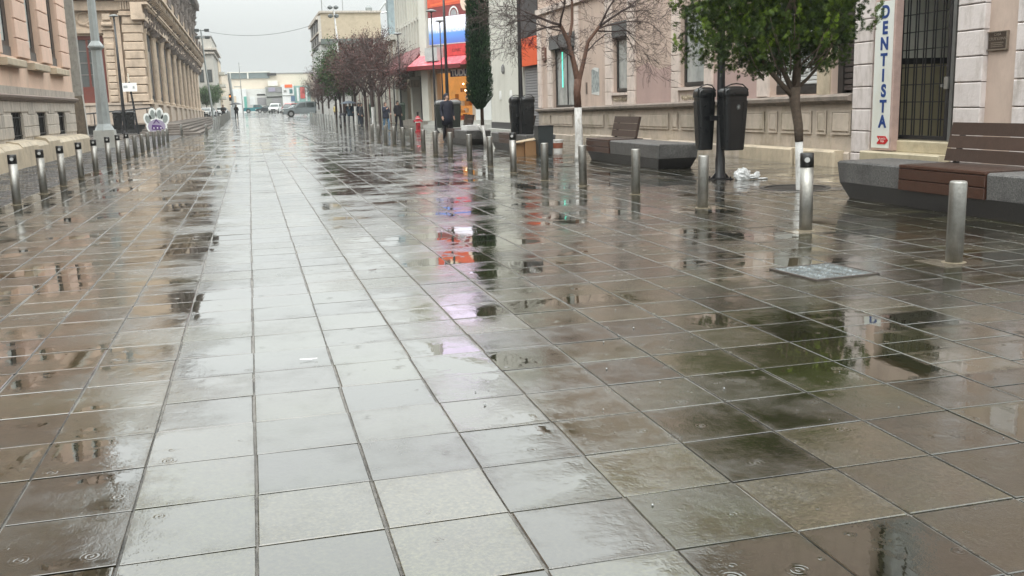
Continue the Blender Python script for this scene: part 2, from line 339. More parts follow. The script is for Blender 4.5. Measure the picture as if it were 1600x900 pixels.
# ================================================================ GROUND
GX0, GY0, GW, GD = -.08218, 3.0828, .42630, .44430
TILE = wet_mat('wet_paving_tile', (.021, .017, .011), (.024, .026, .009), (.046, .040, .025), GW, GD, GX0, GY0, ior=1.80, rmin=.02, rmax=.24, coat=.9)
SLATE = wet_mat('wet_slate_cobble', (.060, .060, .062), (.045, .045, .048), (.085, .082, .080), .24, .20, -3.9, 16, ior=1.5, rmin=.16, rmax=.45)
MORTAR = M('pale_joint_mortar', (.15, .14, .125), .35, .6, 14, .7, spec=.8, bs=120, dirt=((.010, .009, .008), 1., 3.1, 1.))
WETROAD = wet_mat('wet_far_paving', (.06, .055, .05), (.05, .047, .042), (.07, .067, .06), GW, GD, GX0, GY0, ior=2.2)
EARTH = M('dark_wet_soil', (.03, .024, .018), .6, .4, 30, .8)
def strip(name, mat, x0, x1, ys, dz, parent=None, kind='structure'):
    m = MB(); vs = []
    for y in ys: vs += [(x0, y, zg(y)+dz), (x1, y, zg(y)+dz)]
    m.add(vs, [(2*i, 2*i+1, 2*i+3, 2*i+2) for i in range(len(ys)-1)]); return m.build(name, mat, parent, kind=kind, fix=False)
YS = [-60, 0, 60]+[60+i*8 for i in range(1, 9)]+[128, 160, 195, 228, 400, 2500]
strip('ground', WETROAD, -900, 900, YS, -.06)
pave = strip('pavement', MORTAR, -3.98, 11.9, [-8]+YS[1:13]+[190], -.0075)
tag(pave, label='pale mortar bed of the tiled street')
strip('road', WETROAD, -60, 60, [130, 160, 195, 228, 400], .004)
left_walk = strip('sidewalk', M('dark_cobble_joint', (.035, .035, .035), .6, .3, 20, .5), -6.6, -3.98, [-8]+YS[1:12], -.004)
strip('side_plaza', wet_mat('wet_side_plaza', (.075, .072, .07), (.06, .058, .055), (.10, .095, .09), .4, .4, 0, 0, ior=1.55, rmin=.12, rmax=.4), -40, -6.6, [42, 60, 70, 90, 128, 180], -.002)
strip('right_plaza', WETROAD, 11.9, 40, [41, 60, 70, 90, 128], -.001)
def tile_geo(m, w, d, b=.004, th=.03, x=0, y=0, z=0, tx=0, ty=0):
    a, c = w/2, d/2
    def P(px, py, pz): return (x+px, y+py, z+pz+px*tx+py*ty)
    vs = [P(-a, -c, -th), P(a, -c, -th), P(a, c, -th), P(-a, c, -th), P(-a, -c, -b), P(a, -c, -b), P(a, c, -b), P(-a, c, -b),
          P(-a+b, -c+b, 0), P(a-b, -c+b, 0), P(a-b, c-b, 0), P(-a+b, c-b, 0)]
    m.add(vs, [(0, 1, 5, 4), (1, 2, 6, 5), (2, 3, 7, 6), (3, 0, 4, 7), (4, 5, 9, 8), (5, 6, 10, 9), (6, 7, 11, 10), (7, 4, 8, 11), (8, 9, 10, 11)])
SKIP = [(4.62, 5.06, 6.30, 7.22)]
cands = []
rt = random.Random(3)
off_col = {j: (0 if j < 6 else rt.choice([0, 0, .5, .3])) for j in range(-20, 60)}
cover_c = (4.34, 6.78)
PIT = (7.95, 13.25, .50)
def zt(x, y): return (math.sin(x*1.7+y*.6)*.5+math.sin(y*1.1-x*.8)*.5)*.0012
for j in range(-9, 28):
    for k in range(-9, 290):
        x = GX0+(j+.5)*GW; y = GY0+(k+.5+off_col[j])*GD
        if x < -3.95 or x > 11.4: continue
        if abs(x-cover_c[0]) < .5 and abs(y-cover_c[1]) < .5 and False: continue
        if math.hypot(x-PIT[0], y-PIT[1]) < .42: continue
        cands.append((j, k, x, y))
def inview(x, y, z=0.):
    v = Vector((x, y, z-H)); c = v.dot(Fw)
    if c <= .05: return False
    px = 800+1520*v.dot(Ax)/c; py = 450-1520*v.dot(Bx)/c
    return -90 < px < 1690 and -100 < py < 990
near = sorted([c for c in cands if c[3] > 1.2 and inview(c[2], c[3])], key=lambda c: c[2]**2+c[3]**2)[:298]
nearset = {(c[0], c[1]) for c in near}
variants = []
for i in range(6):
    m = MB(); tile_geo(m, GW-.008-(i % 3)*.003, GD-.0095-(i % 2)*.003, .0014+.0008*(i % 3)); variants.append(m.mesh('paving_tile', TILE))
pl = pave
for c in near:
    j, k, x, y = c
    o = bpy.data.objects.new('paving_tile', variants[rt.randrange(6)]); COL.objects.link(o); o.parent = pl
    o.location = (x+rt.gauss(0, .0012), y+rt.gauss(0, .0012), rt.gauss(0, .0006)+zt(x, y)+(.003 if k < 3 and j < 2 and j > -6 else 0)); o.rotation_euler = (rt.gauss(0, .0024), rt.gauss(0, .0024), rt.gauss(0, .0022))
m = MB()
for j, k, x, y in cands:
    if (j, k) in nearset: continue
    if y < 1.2 and not inview(x, y): 
        if abs(x) > 6 or y < -2: continue
    w = GW-.010-rt.random()*.006; d = GD-.0095-rt.random()*.005
    tile_geo(m, w, d, rt.choice((.0012, .002, .003)), x=x+rt.gauss(0, .0015), y=y+rt.gauss(0, .0015), z=zg(y)+rt.gauss(0, .0005)+zt(x, y), tx=rt.gauss(0, .0026), ty=rt.gauss(0, .0026)+((zg(y+.3)-zg(y-.3))/.6 if y > 59 else 0))
m.build('paving_tiles', TILE, pl, kind='stuff', fix=False)
m = MB()
y = 12.
row = 0
while y < 62:
    x = -6.55+(row % 2)*.12
    while x < -4.1:
        tile_geo(m, .225, .185, .012, x=x+.11, y=y, z=rt.gauss(0, .002)); x += .24
    y += .20; row += 1
m.build('cobbles', SLATE, left_walk, kind='stuff', fix=False)
# tree pit
pit = thing('tree_pit', (PIT[0], PIT[1], 0), 'round dark open tree pit in the paving behind the capped bollard', 'tree pit')
m = MB(); n = 40
ri, ro = .46, .52
m.lathe((PIT[0], PIT[1], 0), [(ro, -.02), (ro, .012), (ri, .012), (ri, -.02)], n); m.build('rim', M('pit_rim', (.05, .048, .045), .4, .3, 20, .3), pit)
m = MB(); m.lathe((PIT[0], PIT[1], 0), [(ri, .0), (ri*.6, .006), (.0, .010)], n); m.build('soil', EARTH, pit)
m = MB()
for sx, sy in ((-1, -1), (1, -1), (-1, 1), (1, 1)):           # slab corners round the pit
    vs = []; k = 9
    for i in range(k):
        a = math.pi/2*i/(k-1); vs.append((PIT[0]+sx*math.cos(a)*ro, PIT[1]+sy*math.sin(a)*ro, .004))
    vs.append((PIT[0]+sx*.66, PIT[1]+sy*.66, .004)); vs.append((PIT[0]+sx*.66, PIT[1], .004)); vs.append((PIT[0], PIT[1]+sy*.66, .004))
    m.add(vs, [(i, i+1, k) for i in range(k-1)]+[(k, k+1, 0), (k, k-1, k+2)])
m.build('surround_slab', wet_mat('wet_pale_slab', (.13, .12, .11), (.11, .105, .10), (.14, .13, .12), .3, .3, 0, 0), pit, fix=False)
# inspection cover: patterned steel plate
cv = thing('inspection_cover', (cover_c[0], cover_c[1], 0), 'square ribbed steel inspection cover set in the wet paving', 'manhole cover')
COVER = M('wet_galvanised_plate', (.30, .33, .34), .30, .35, 14, .4, metal=.85, dirt=((.08, .07, .06), .9, 9., 1.))
def rot_pt(px, py, a=.10): return (cover_c[0]+px*math.cos(a)-py*math.sin(a), cover_c[1]+px*math.sin(a)+py*math.cos(a))
def rbx(m, px0, px1, py0, py1, z0, z1):
    c = [rot_pt(px0, py0), rot_pt(px1, py0), rot_pt(px1, py1), rot_pt(px0, py1)]
    m.add([(*p, z0) for p in c]+[(*p, z1) for p in c], BOXF)
part('plate', COVER, cv, lambda m: rbx(m, -.27, .27, -.27, .27, -.02, .0085))
def fr_(m):
    for a in ((-.30, .30, -.30, -.275), (-.30, .30, .275, .30), (-.30, -.275, -.275, .275), (.275, .30, -.275, .275)): rbx(m, *a, -.02, .010)
part('frame', M('rusty_dark_frame', (.05, .04, .033), .5, .4, 20, .4), cv, fr_)
m = MB()
for i in range(-9, 10):                                       # diagonal ribs
    for k in range(-9, 10):
        px, py = i*.028, k*.028
        if (i+k) % 2: continue
        s = 1 if (i % 4 < 2) else -1
        a = rot_pt(px-.010*s, py-.010); b = rot_pt(px+.010*s, py+.010)
        m.tube((*a, .0105), (*b, .0105), .0032, n=4)
m.build('ribs', COVER, cv)
# ================================================================ BOLLARDS
def bollard_proto(cap):
    t = thing('bollard', (0, 0, 0)); r = .0675
    if not cap:
        m = MB(); m.lathe((0, 0, 0), [(r, 0), (r, .655), (r-.004, .668), (r-.012, .672)], 28); m.build('post', STEEL, t, smooth=False)
        for p in t.children[0].data.polygons: p.use_smooth = abs(p.normal.z) < .5
    else:
        m = MB(); m.lathe((0, 0, 0), [(r, 0), (r, .66)], 28); m.build('post', STEEL, t)
        for p in t.children[0].data.polygons: p.use_smooth = abs(p.normal.z) < .5
        m = MB(); m.lathe((0, 0, 0), [(r+.002, .66), (r+.002, .80), (r-.006, .806)], 28); c = m.build('reflector_head', BLACKC, t)
        for p in c.data.polygons: p.use_smooth = abs(p.normal.z) < .5
        m = MB(); m.tube((0, -(r-.01), .735), (0, -(r+.006), .735), .030, .026, n=16); m.build('reflector', M('grey_reflector', (.38, .38, .37), .4), c)
    m = MB(); m.lathe((0, 0, 0), [(r+.03, .0), (r+.03, .006), (r, .008)], 28); m.build('foot_flange', M('wet_tan_collar', (.20, .17, .12), .3, .2, 20, .3), t)
    return t
PROT = {0: bollard_proto(0), 1: bollard_proto(1)}; used = {0: 0, 1: 0}
def put_bollard(x, y, cap, label, group, rz=0, sc=1, tilt=0):
    p = PROT[cap]
    if not used[cap]: used[cap] = 1; o = p
    else: o = copy_tree(p)
    o.location = (x, y, zg(y)); o.rotation_euler = (random.gauss(0, .008), random.gauss(0, .008), rz); o.scale = (sc, sc, sc)
    tag(o, label, 'bollard', group); return o
gl = 'steel bollards along the side of the street with the stone plinth'
LB = [(-3.74, 17.28), (-3.74, 19.45), (-3.72, 21.3), (-3.72, 23.5), (-3.72, 25.7), (-3.72, 28.1), (-3.72, 30.2), (-3.74, 32.5), (-3.76, 34.9), (-3.78, 37.3), (-3.8, 39.6), (-3.8, 42.1), (-3.82, 44.6), (-3.84, 47.), (-3.84, 49.4)]
for i, (x, y) in enumerate(LB):
    cap = 1 if i < 8 else 0
    put_bollard(x, y, cap, '%s bollard from the near end of the plinth-side row, %s' % (ORD[i], 'black head with round reflector' if cap else 'plain steel without a head'), gl, rz=.1)
put_bollard(-3.95, 61.5, 0, 'single plain steel bollard in front of the terrace steps', gl)
put_bollard(-2.5, 60.3, 0, 'steel bollard standing alone between the steps and the line of thin posts', gl)
gr_ = 'steel bollards along the pink building side of the street'
RB = [(5.53, 6.74), (5.53, 8.99), (5.54, 11.44), (5.50, 13.62), (5.30, 15.45), (5.07, 16.9), (5.10, 19.2), (5.14, 21.35), (5.14, 23.5), (5.10, 25.7), (5.03, 27.5), (5.03, 29.5), (5.05, 31.7), (5.05, 33.7), (4.98, 35.4), (4.95, 37.5), (4.96, 39.6), (4.98, 41.9)]
for i, (x, y) in enumerate(RB):
    cap = 1 if i in (1, 6) else 0
    lb = '%s bollard from the near end of the pink-building row, %s' % (ORD[i], 'black head with reflector' if cap else 'plain steel tube')
    if i == 0: lb = 'nearest plain steel bollard, in front of the big bench'
    if i == 1: lb = 'tall steel bollard with black reflector head beside the white-painted trunk'
    if i == 2: lb = 'plain steel bollard standing before the twin litter bins and the plastic bag'
    put_bollard(x, y, cap, lb, gr_, rz=-.5)
for i in range(3):                                            # pale mortar patches round the first three
    x, y = RB[i]; q = MB(); q.box(x-.23, x+.23, y-.20, y+.20, -.02, .0035)
    o = q.build('mortar_patch', wet_mat('wet_tan_mortar', (.16, .135, .10), (.14, .12, .09), (.17, .15, .12), .5, .5, 0, 0, rmin=.06), pave)
# thin posts of the far barriers
def post_row(n, x0, y0, x1, y1, r, h, mat, who, grp):
    base = None
    for i in range(n):
        t = i/(n-1); x = x0+(x1-x0)*t; y = y0+(y1-y0)*t
        if base is None:
            m = MB(); m.lathe((0, 0, 0), [(r, 0), (r, h-.01), (r*.7, h)], 10); base = m.build('barrier_post', mat); o = base
        else: o = base.copy(); COL.objects.link(o)
        o.location = (x, y, zg(y)); tag(o, '%s %s' % (ORD[i] if i < 20 else 'last', who), 'post', grp)
post_row(15, 4.9, 49.5, 5.1, 87, .055, .95, M('pale_steel_post', (.40, .41, .40), .4, .1, 8, .1, metal=.6), 'pale steel post counted from the near end, row before the umbrella and stroller', 'pale posts in front of the street trees')
post_row(16, -2.25, 66, -2.32, 128, .05, .95, STEEL_D, 'thin grey post counted from the near end of the row in mid street', 'thin posts in the middle of the street')
# ================================================================ BENCHES
def bench(x, y0, y1, w0, w1, label, z=0., slats_front=BENCHR):
    t = thing('bench', (x, (y0+y1)/2, z), label, 'bench', 'concrete and timber street benches')
    F = Fr((x, 0), (0, 1), (-1, 0)); D = .85; hh = .50
    def sect(m, a, b, sec, ia, ib):
        k = len(sec); ts = []
        for u, sg, ins in ((a, 1, ia), (b, -1, ib)):
            for i_, (n_, zz) in enumerate(sec): ts.append(F.pt(u+sg*ins*max(0, .42-zz)*1.0+(sg*.03 if (ins and zz > hh-.01) else 0), n_, zz+z))
        m.add(ts, [tuple(range(k)), tuple(range(2*k-1, k-1, -1))]+[(i, (i+1) % k, k+(i+1) % k, k+i) for i in range(k)])
    def block(m, a, b, ends):
        sect(m, a, b, [(-.005, hh-.025), (-.02, hh-.006), (-.04, hh), (-D+.04, hh), (-D+.02, hh-.006), (-D, hh-.025), (-D+.015, .215), (-.015, .215)], .25 if ends[0] else 0, .25 if ends[1] else 0)
    def foot(m): sect(m, y0-.10, y1+.10, [(-.012, .214), (-D+.012, .214), (-D+.07, .0), (-.07, .0)], .75, .75)
    if w0 > y0+.1: part('concrete_block', TERR, t, lambda m: block(m, y0, w0-.004, (1, 0)))
    if w1 < y1-.1: part('concrete_block', TERR, t, lambda m: block(m, w1+.004, y1, (0, 1)))
    part('concrete_core', TERRD, t, lambda m: m.fbox(F, w0, w1, -D+.06, -.10, .214+z, hh-.05+z))
    part('wet_foot', TERRD, t, foot)
    for i in range(2): part('front_slat', slats_front, t, lambda m: m.rbox(F, w0+.01, w1-.01, -.05, .012, .205+i*.135+z, .332+i*.135+z, .006))
    part('front_slat', slats_front, t, lambda m: m.rbox(F, w0+.01, w1-.01, -.05, .012, .475+z, hh+.014+z, .006))
    for i in range(5):
        a = -.055-i*.155; part('seat_slat', BENCHW, t, lambda m: m.fbox(F, w0+.01, w1-.01, a-.145, a, hh-.03+z, hh+.016+z))
    # backrest: three boards, leaning back, on two steel brackets
    import math as _m
    ln = .22
    for i in range(3):
        zb = hh+.04+i*.158; 
        def bd(m, zb=zb):
            s0 = -.62-(zb-hh)*ln; s1 = -.62-(zb+.15-hh)*ln
            P = F.pt; vs = []
            for u in (w0+.02, w1-.02):
                vs += [P(u, s0, zb+z), P(u, s1, zb+.150+z), P(u, s1-.045, zb+.146+z), P(u, s0-.045, zb-.004+z)]
            m.add(vs, [(0, 1, 2, 3), (7, 6, 5, 4), (0, 4, 5, 1), (1, 5, 6, 2), (2, 6, 7, 3), (3, 7, 4, 0)])
        part('back_slat', BENCHW, t, bd)
    def br(m):
        for u in (w0+.12, w1-.18):
            m.add([F.pt(u, -.67, hh+z), F.pt(u+.06, -.67, hh+z), F.pt(u+.06, -.79, hh+.5+z), F.pt(u, -.79, hh+.5+z), F.pt(u, -.72, hh+z), F.pt(u+.06, -.72, hh+z), F.pt(u+.06, -.83, hh+.5+z), F.pt(u, -.83, hh+.5+z)], BOXF)
    part('bracket', BLACKM, t, br)
    return t
bench(7.70, 7.25, 11.78, 8.95, 10.45, 'big wet concrete bench with dark brown boards below the dentist doorway')
bench(7.80, 18.07, 22.5, 20.88, 22.45, 'concrete bench with brown backrest just behind the white-trunked bare tree')
bench(7.35, 26.2, 30.3, 27.9, 29.3, 'concrete bench behind the cardboard box, brown backrest in the middle')
bench(7.10, 32.8, 37.2, 35., 36.4, 'farthest concrete bench, with a white box lying on it')
part_ = MB(); part_.box(-.28, .28, -.2, .2, 0, .16); o = part_.build('polystyrene_box', M('white_polystyrene', (.75, .76, .75), .7, .05, 20, .2)); o.location = (7.5, 33.9, .502); o.rotation_euler.z = .3
tag(o, 'white box lying on the farthest concrete bench', 'box')
# ================================================================ LAMP POSTS WITH BINS
def rrect(c, w, d, z, e=.22, k=32):
    vs = []
    for i in range(k):
        t = 2*math.pi*(i+.5)/k; cx, sx = math.cos(t), math.sin(t); vs.append((c[0]+math.copysign(abs(cx)**e, cx)*w/2, c[1]+math.copysign(abs(sx)**e, sx)*d/2, z))
    return vs
def loft(m, rings):
    k = len(rings[0]); vs = [p for r_ in rings for p in r_]
    m.add(vs, [(i*k+j, i*k+(j+1) % k, (i+1)*k+(j+1) % k, (i+1)*k+j) for i in range(len(rings)-1) for j in range(k)]+[tuple(range(k-1, -1, -1)), tuple(range((len(rings)-1)*k, len(rings)*k))])
def bin_geo(m, c, w=.46, d=.32, z0=.72, z1=1.52):
    loft(m, [rrect(c, w*s_, d*s_, z) for s_, z in ((.70, z0), (.76, z0+.02), (.90, z0+.5), (.97, z1-.24), (.92, z1-.235), (.92, z1-.16))])
    for a in (-.28, .28): m.add([(c[0]+a*w*.72-.008, c[1]-d*.40, z0+.05), (c[0]+a*w*.72+.008, c[1]-d*.40, z0+.05), (c[0]+a*w+.008, c[1]-d*.485-.008, z1-.26), (c[0]+a*w-.008, c[1]-d*.485-.008, z1-.26), (c[0]+a*w*.72-.008, c[1]-d*.30, z0+.05), (c[0]+a*w*.72+.008, c[1]-d*.30, z0+.05), (c[0]+a*w+.008, c[1]-d*.4, z1-.26), (c[0]+a*w-.008, c[1]-d*.4, z1-.26)], BOXF)
def lid_geo(m, c, w=.46, d=.32, z1=1.52):
    loft(m, [rrect(c, w*s_, d*s_, z, e_) for s_, z, e_ in ((1.0, z1-.165, .22), (1.03, z1-.16, .24), (1.03, z1-.10, .26), (.98, z1-.055, .3), (.82, z1-.018, .38), (.5, z1+.004, .5), (.1, z1+.01, .6))])
def lamp(x, y, h, label, bins=(), head=True, r=.062, binmat=None, crest=False, lidm=None, grp='black street lamps'):
    z = zg(y); t = thing('street_lamp', (x, y, z), label, 'street lamp', grp)
    q = MB(); q.lathe((x, y, z), [(r*1.55, 0), (r*1.55, .04), (r*1.25, .06), (r*1.2, .35), (r*1.05, .4), (r, .5), (r*.95, 1.7), (r*.72, h*.6), (r*.5, h)], 12); q.build('pole', BLACKM, t, smooth=True)
    q = MB(); q.box(x-.17, x+.17, y-.17, y+.17, z, z+.018)
    for a in (-1, 1):
        for b in (-1, 1): q.tube((x+a*.13, y+b*.13, z+.018), (x+a*.13, y+b*.13, z+.05), .015, n=6)
        q.add([(x+a*.165, y-.008, z+.018), (x+a*.165, y+.008, z+.018), (x+a*.05, y+.008, z+.018), (x+a*.05, y-.008, z+.018), (x+a*.165, y-.008, z+.03), (x+a*.165, y+.008, z+.03), (x+a*.05, y+.008, z+.16), (x+a*.05, y-.008, z+.16)], BOXF)
    q.build('base_plate', BLACKM, t)
    if head:
        hd = MB(); hd.lathe((x, y, z+h), [(.03, -.12), (.06, -.06), (.26, -.02), (.24, .02), (.15, .06), (.05, .085)], 20); hd.build('lamp_shade', M('grey_lamp_shade', (.20, .21, .21), .4, .1, 9, .1), t, smooth=True)
    for dx, dy, bw_, bd_ in bins:
        c = (x+dx, y+dy); bm_ = binmat or BLACK
        q = MB(); bin_geo(q, c, bw_, bd_, z0=z+.50, z1=z+1.56); b = q.build('litter_bin', bm_, t)
        q = MB(); lid_geo(q, c, bw_, bd_, z1=z+1.56); q.build('lid', lidm or bm_, b, smooth=True)
        q = MB(); hw = bw_/2+.012
        q.path([(c[0]-hw*.74, c[1]-bd_*.30, z+.53), (c[0]-hw*.96, c[1]-bd_*.34, z+1.2), (c[0]-hw*1.04, c[1]-bd_*.36, z+1.42), (c[0]-hw*.9, c[1]-bd_*.36, z+1.55), (c[0]-hw*.4, c[1]-bd_*.36, z+1.595), (c[0], c[1]-bd_*.36, z+1.605), (c[0]+hw*.5, c[1]-bd_*.36, z+1.59), (c[0]+hw*.95, c[1]-bd_*.36, z+1.5)], .011, 6)
        q.build('hoop', bm_, b)
        q = MB(); q.box(min(c[0], x)+.0, max(c[0], x)-.0+.001, y-.02, y+.02, z+1.0, z+1.08); q.build('bracket', BLACKM, b)
        if crest and dy < 0:
            q = MB(); cc = (c[0]+.02, c[1]-.168, z+1.22)
            for i in range(9):
                a = 2*math.pi*i/9; q.tube((cc[0], cc[1], cc[2]), (cc[0]+math.cos(a)*.036, cc[1], cc[2]+math.sin(a)*.045), .005, .003, n=5)
            q.build('crest', M('grey_crest_print', (.30, .31, .30), .5), b)
    return t
lamp(7.76, 15.36, 6.2, 'black lamp post with two big dark litter bins, partly behind the clipped green tree', [(-.19, .24, .32, .28), (.135, -.17, .44, .32)], crest=True, r=.07)
lamp(7.5, 27.2, 6.2, 'black lamp post with twin litter bins behind the grey box and cardboard', [(-.13, .2, .30, .3), (.14, -.15, .38, .3)], r=.07)
lamp(7.55, 38.2, 6.4, 'black lamp post with two rounded litter bins beside the dark-clad pedestrian', [(-.27, .0, .48, .34), (.27, .0, .48, .34)], r=.075, binmat=M('dark_green_bin', (.028, .034, .030), .35, .2, 7, .1), lidm=M('wet_grey_lid', (.16, .165, .165), .18, .1, 9, .1))
lamp(9.15, 49.6, 6.0, 'slim dark lamp post with flat round shade in front of the shop poster', r=.06)
lamp(10.7, 55.5, 6.0, 'slim dark lamp post with flat shade close to the red awning', r=.055)
lamp(9.2, 61.5, 5.75, 'dark lamp post with green litter bin before the ribbed white building', [(0, -.22, .42, .3)], binmat=M('green_bin', (.05, .075, .055), .4, .15, 7, .1), r=.055)
lamp(9.0, 75.5, 5.75, 'dark lamp post with green bin among the dark street trees', [(0, -.22, .42, .3)], binmat=MC['green_bin'], r=.055)
lamp(-7.0, 60.8, 6.85, 'tall black lamp post with flat shade and two bins by the sandstone palace', [(-.34, 0, .5, .34), (.34, 0, .5, .34)], r=.10, grp=None)
# ================================================================ BUILDING: salmon building with stone plinth (left side)
FL = Fr((-6.5, 0), (0, 1), (1, 0))
bL = thing('salmon_building', (-6.5, 34, 0), 'salmon building with grooved piers, tall windows and grey stone plinth', 'building')
Y0, Y1 = 14., 41.3
bw = [(30.75-3.52*i, 32.15-3.52*i) for i in range(4, -1, -1)]+[(34.3, 35.7), (37.8, 39.2)]
part('core', M('salmon_core', (.45, .33, .26), .8), bL, lambda m: m.fbox(FL, Y0, Y1, -12, -.30, 0, 13.9))
# piers and window bays, bay pitch 3.52 with fronts 1.65 wide
bays = []
u = 40.98
piers = []
while u > Y0+2:
    piers.append((u-1.72, u)); u -= 3.58
ops = []
def lev(z0, z1):
    return [(piers[i+1][1], piers[i][0], z0, z1) for i in range(len(piers)-1)]
ops1 = lev(3.12, 6.6); ops2 = lev(8.6, 12.2)
part('wall', PINK_L, bL, lambda m: wallop(m, FL, Y0, Y1, 2.26, 13.9, ops1+ops2, .20))
for a, b in piers:
    z = 3.13
    k = 0
    while z < 6.5:
        part('rusticated_block', PINK_B, bL, lambda m: m.rbox(FL, a+.02, b-.02, -.02, .075, z, min(z+.535, 6.6), .018)); z += .56; k += 1
part('corner_pilaster', M('ochre_corner_stone', (.42, .35, .24), .75, .15, 4, .3, dirt=((.25, .2, .14), .8, 2, .3)), bL, lambda m: m.fbox(FL, 41.3, 41.75, -1.5, -.10, 0, 13.9))
for (a, b, c, d) in ops1+ops2:
    w = window(bL, FL, a, b, c+.02, d, -.19, fr=DARKFR, gl=WHITEPANE, fw=.42, bars=(1, 1))
    part('window_base', M('grey_window_panel', (.10, .095, .09), .6, .3, 6, .2), bL, lambda m: m.fbox(FL, a+.01, b-.01, -.18, -.11, c, c+.30))
    part('sill', BEIGEST, bL, lambda m: m.rbox(FL, a-.35, b+.25, -.02, .24, c-.31, c-.10, .02))
for zz in (7.2, 12.8):
    part('string_course', GREYST, bL, lambda m: m.fbox(FL, Y0, Y1, .0, .22, zz, zz+.25))
part('cornice', GREYST, bL, lambda m: (m.fbox(FL, Y0, Y1+.1, 0, .5, 13.9, 14.15), m.fbox(FL, Y0, Y1+.1, -12, .7, 14.15, 14.35)))
# plinth: upper band, moulded ledge, three courses of blocks round the cellar windows, base bench
part('plinth_band', M('streaked_grey_band', (.43, .38, .33), .7, .12, 8, .25, dirt=((.20, .18, .16), .9, 6., .10)), bL, lambda m: m.fbox(FL, Y0, Y1+.05, -.5, .03, 2.04, 2.26))
def ledge(m):
    m.prism(Fr((-6.5, 0), (0, 1), (1, 0)), [(0, 0)], 0, 0) if False else None
    P = FL.pt; prof = [(-.4, 1.86), (.05, 1.86), (.08, 1.92), (.15, 1.94), (.17, 2.0), (.12, 2.02), (.05, 2.045), (-.4, 2.045)]
    k = len(prof); m.add([P(Y0, n_, z_) for n_, z_ in prof]+[P(Y1+.12, n_, z_) for n_, z_ in prof], [tuple(range(k)), tuple(range(2*k-1, k-1, -1))]+[(i, (i+1) % k, k+(i+1) % k, k+i) for i in range(k)])
part('ledge', M('dark_pink_ledge', (.24, .19, .165), .6, .2, 6, .3), bL, ledge)
zc = [(.78, 1.10), (1.10, 1.46), (1.46, 1.86)]
part('plinth_wall', GREYST, bL, lambda m: wallop(m, FL, Y0, Y1, .6, 1.86, [(a, b, .74, 1.52) for a, b in bw], .13, -.03))
for zi, (z0, z1) in enumerate(zc):
    u = Y0
    while u < Y1-.1:
        nxt = min(u+1.05, Y1)
        hit = [w for w in bw if w[0] < nxt and w[1] > u]
        if hit and zi < 2:
            a, b = hit[0]
            if u < a-.05: part('plinth_stone', GREYST, bL, lambda m: m.rbox(FL, u+.006, a, -.03, .0, z0+.008, z1-.008, .012))
            u = b; continue
        if hit and zi == 2:
            pass
        zz0 = z0 if not (hit and zi == 2) else 1.53
        part('plinth_stone', GREYST, bL, lambda m: m.rbox(FL, u+.006, nxt-.006, -.03, .0, zz0+.008, z1-.008, .012)); u = nxt
for a, b in bw:
    w = window(bL, FL, a+.02, b-.02, .74, 1.52, -.17, fr=DARKFR, gl=DARKIN, fw=.05, bars=(1, 1), name='cellar_window')
    def bars_(m):
        for i in range(7): m.fbox(FL, a+.12+i*(b-a-.24)/6-.012, a+.12+i*(b-a-.24)/6+.012, -.09, -.07, .745, 1.515)
        m.fbox(FL, a+.01, b-.01, -.095, -.065, .84, .87); m.fbox(FL, a+.01, b-.01, -.095, -.065, 1.36, 1.39)
    part('window_bars', BLACKM, w, bars_)
u = Y0; rr = random.Random(5)
while u < Y1+.2:
    nx = min(u+rr.uniform(1.6, 2.6), Y1+.35); tp = rr.uniform(.66, .78)
    def bb(m, u=u, nx=nx, tp=tp):
        P = FL.pt; prof = [(-.5, 0), (.40, 0), (.38, tp-.16), (.30, tp-.05), (.05, tp), (-.5, tp)]; k = 6
        m.add([P(u+.006, n_, z_) for n_, z_ in prof]+[P(nx-.006, n_, z_) for n_, z_ in prof], [tuple(range(k)), tuple(range(2*k-1, k-1, -1))]+[(i, (i+1) % k, k+(i+1) % k, k+i) for i in range(k)])
    part('base_stone', BEIGEST, bL, bb); u = nx
# ================================================================ mast and utility pole
def prism_pole(m, c, h0, h1, r0, r1, n=8): m.tube((c[0], c[1], h0), (c[0], c[1], h1), r0, r1, n=n)
mt = thing('light_mast', (-6.0, 45.0, 0), 'tapered grey steel mast with a ring collar on a pale concrete block', 'mast')
part('mast_lower', GALV, mt, lambda m: prism_pole(m, (-6.0, 45.0), .78, 4.15, .27, .205, 8))
part('mast_foot', GALV, mt, lambda m: prism_pole(m, (-6.0, 45.0), .70, 1.0, .42, .27, 8))
part('collar', GALV, mt, lambda m: (prism_pole(m, (-6.0, 45), 4.15, 4.22, .33, .33, 8), prism_pole(m, (-6.0, 45), 4.22, 4.45, .31, .15, 8), prism_pole(m, (-6.0, 45), 4.05, 4.15, .21, .32, 8)))
part('mast_upper', GALV, mt, lambda m: prism_pole(m, (-6.0, 45), 4.40, 13., .175, .11, 8))
part('concrete_base', CONC, mt, lambda m: m.add([(-6.45, 44.55, 0), (-5.55, 44.55, 0), (-5.55, 45.45, 0), (-6.45, 45.45, 0), (-6.40, 44.6, .74), (-5.60, 44.6, .74), (-5.6, 45.4, .74), (-6.4, 45.4, .74)], BOXF))
up = thing('utility_pole', (-6.62, 43.2, 0), 'old square utility post, brown at the foot and pale above, by the salmon building corner', 'utility pole')
part('pole_shaft', M('pale_post_paint', (.34, .33, .31), .7, .18, 6, .3, dirt=((.2, .19, .17), .8, 4, .4)), up, lambda m: m.tube((-6.62, 43.2, 2.15), (-6.62, 43.2, 12.5), .26, .20, n=4))
part('pole_foot', WOODP, up, lambda m: m.tube((-6.62, 43.2, 0), (-6.62, 43.2, 2.15), .285, .26, n=4))
part('conduit', M('white_conduit', (.6, .6, .58), .5), up, lambda m: m.tube((-6.36, 42.98, .4), (-6.42, 42.98, 2.2), .025, n=6))
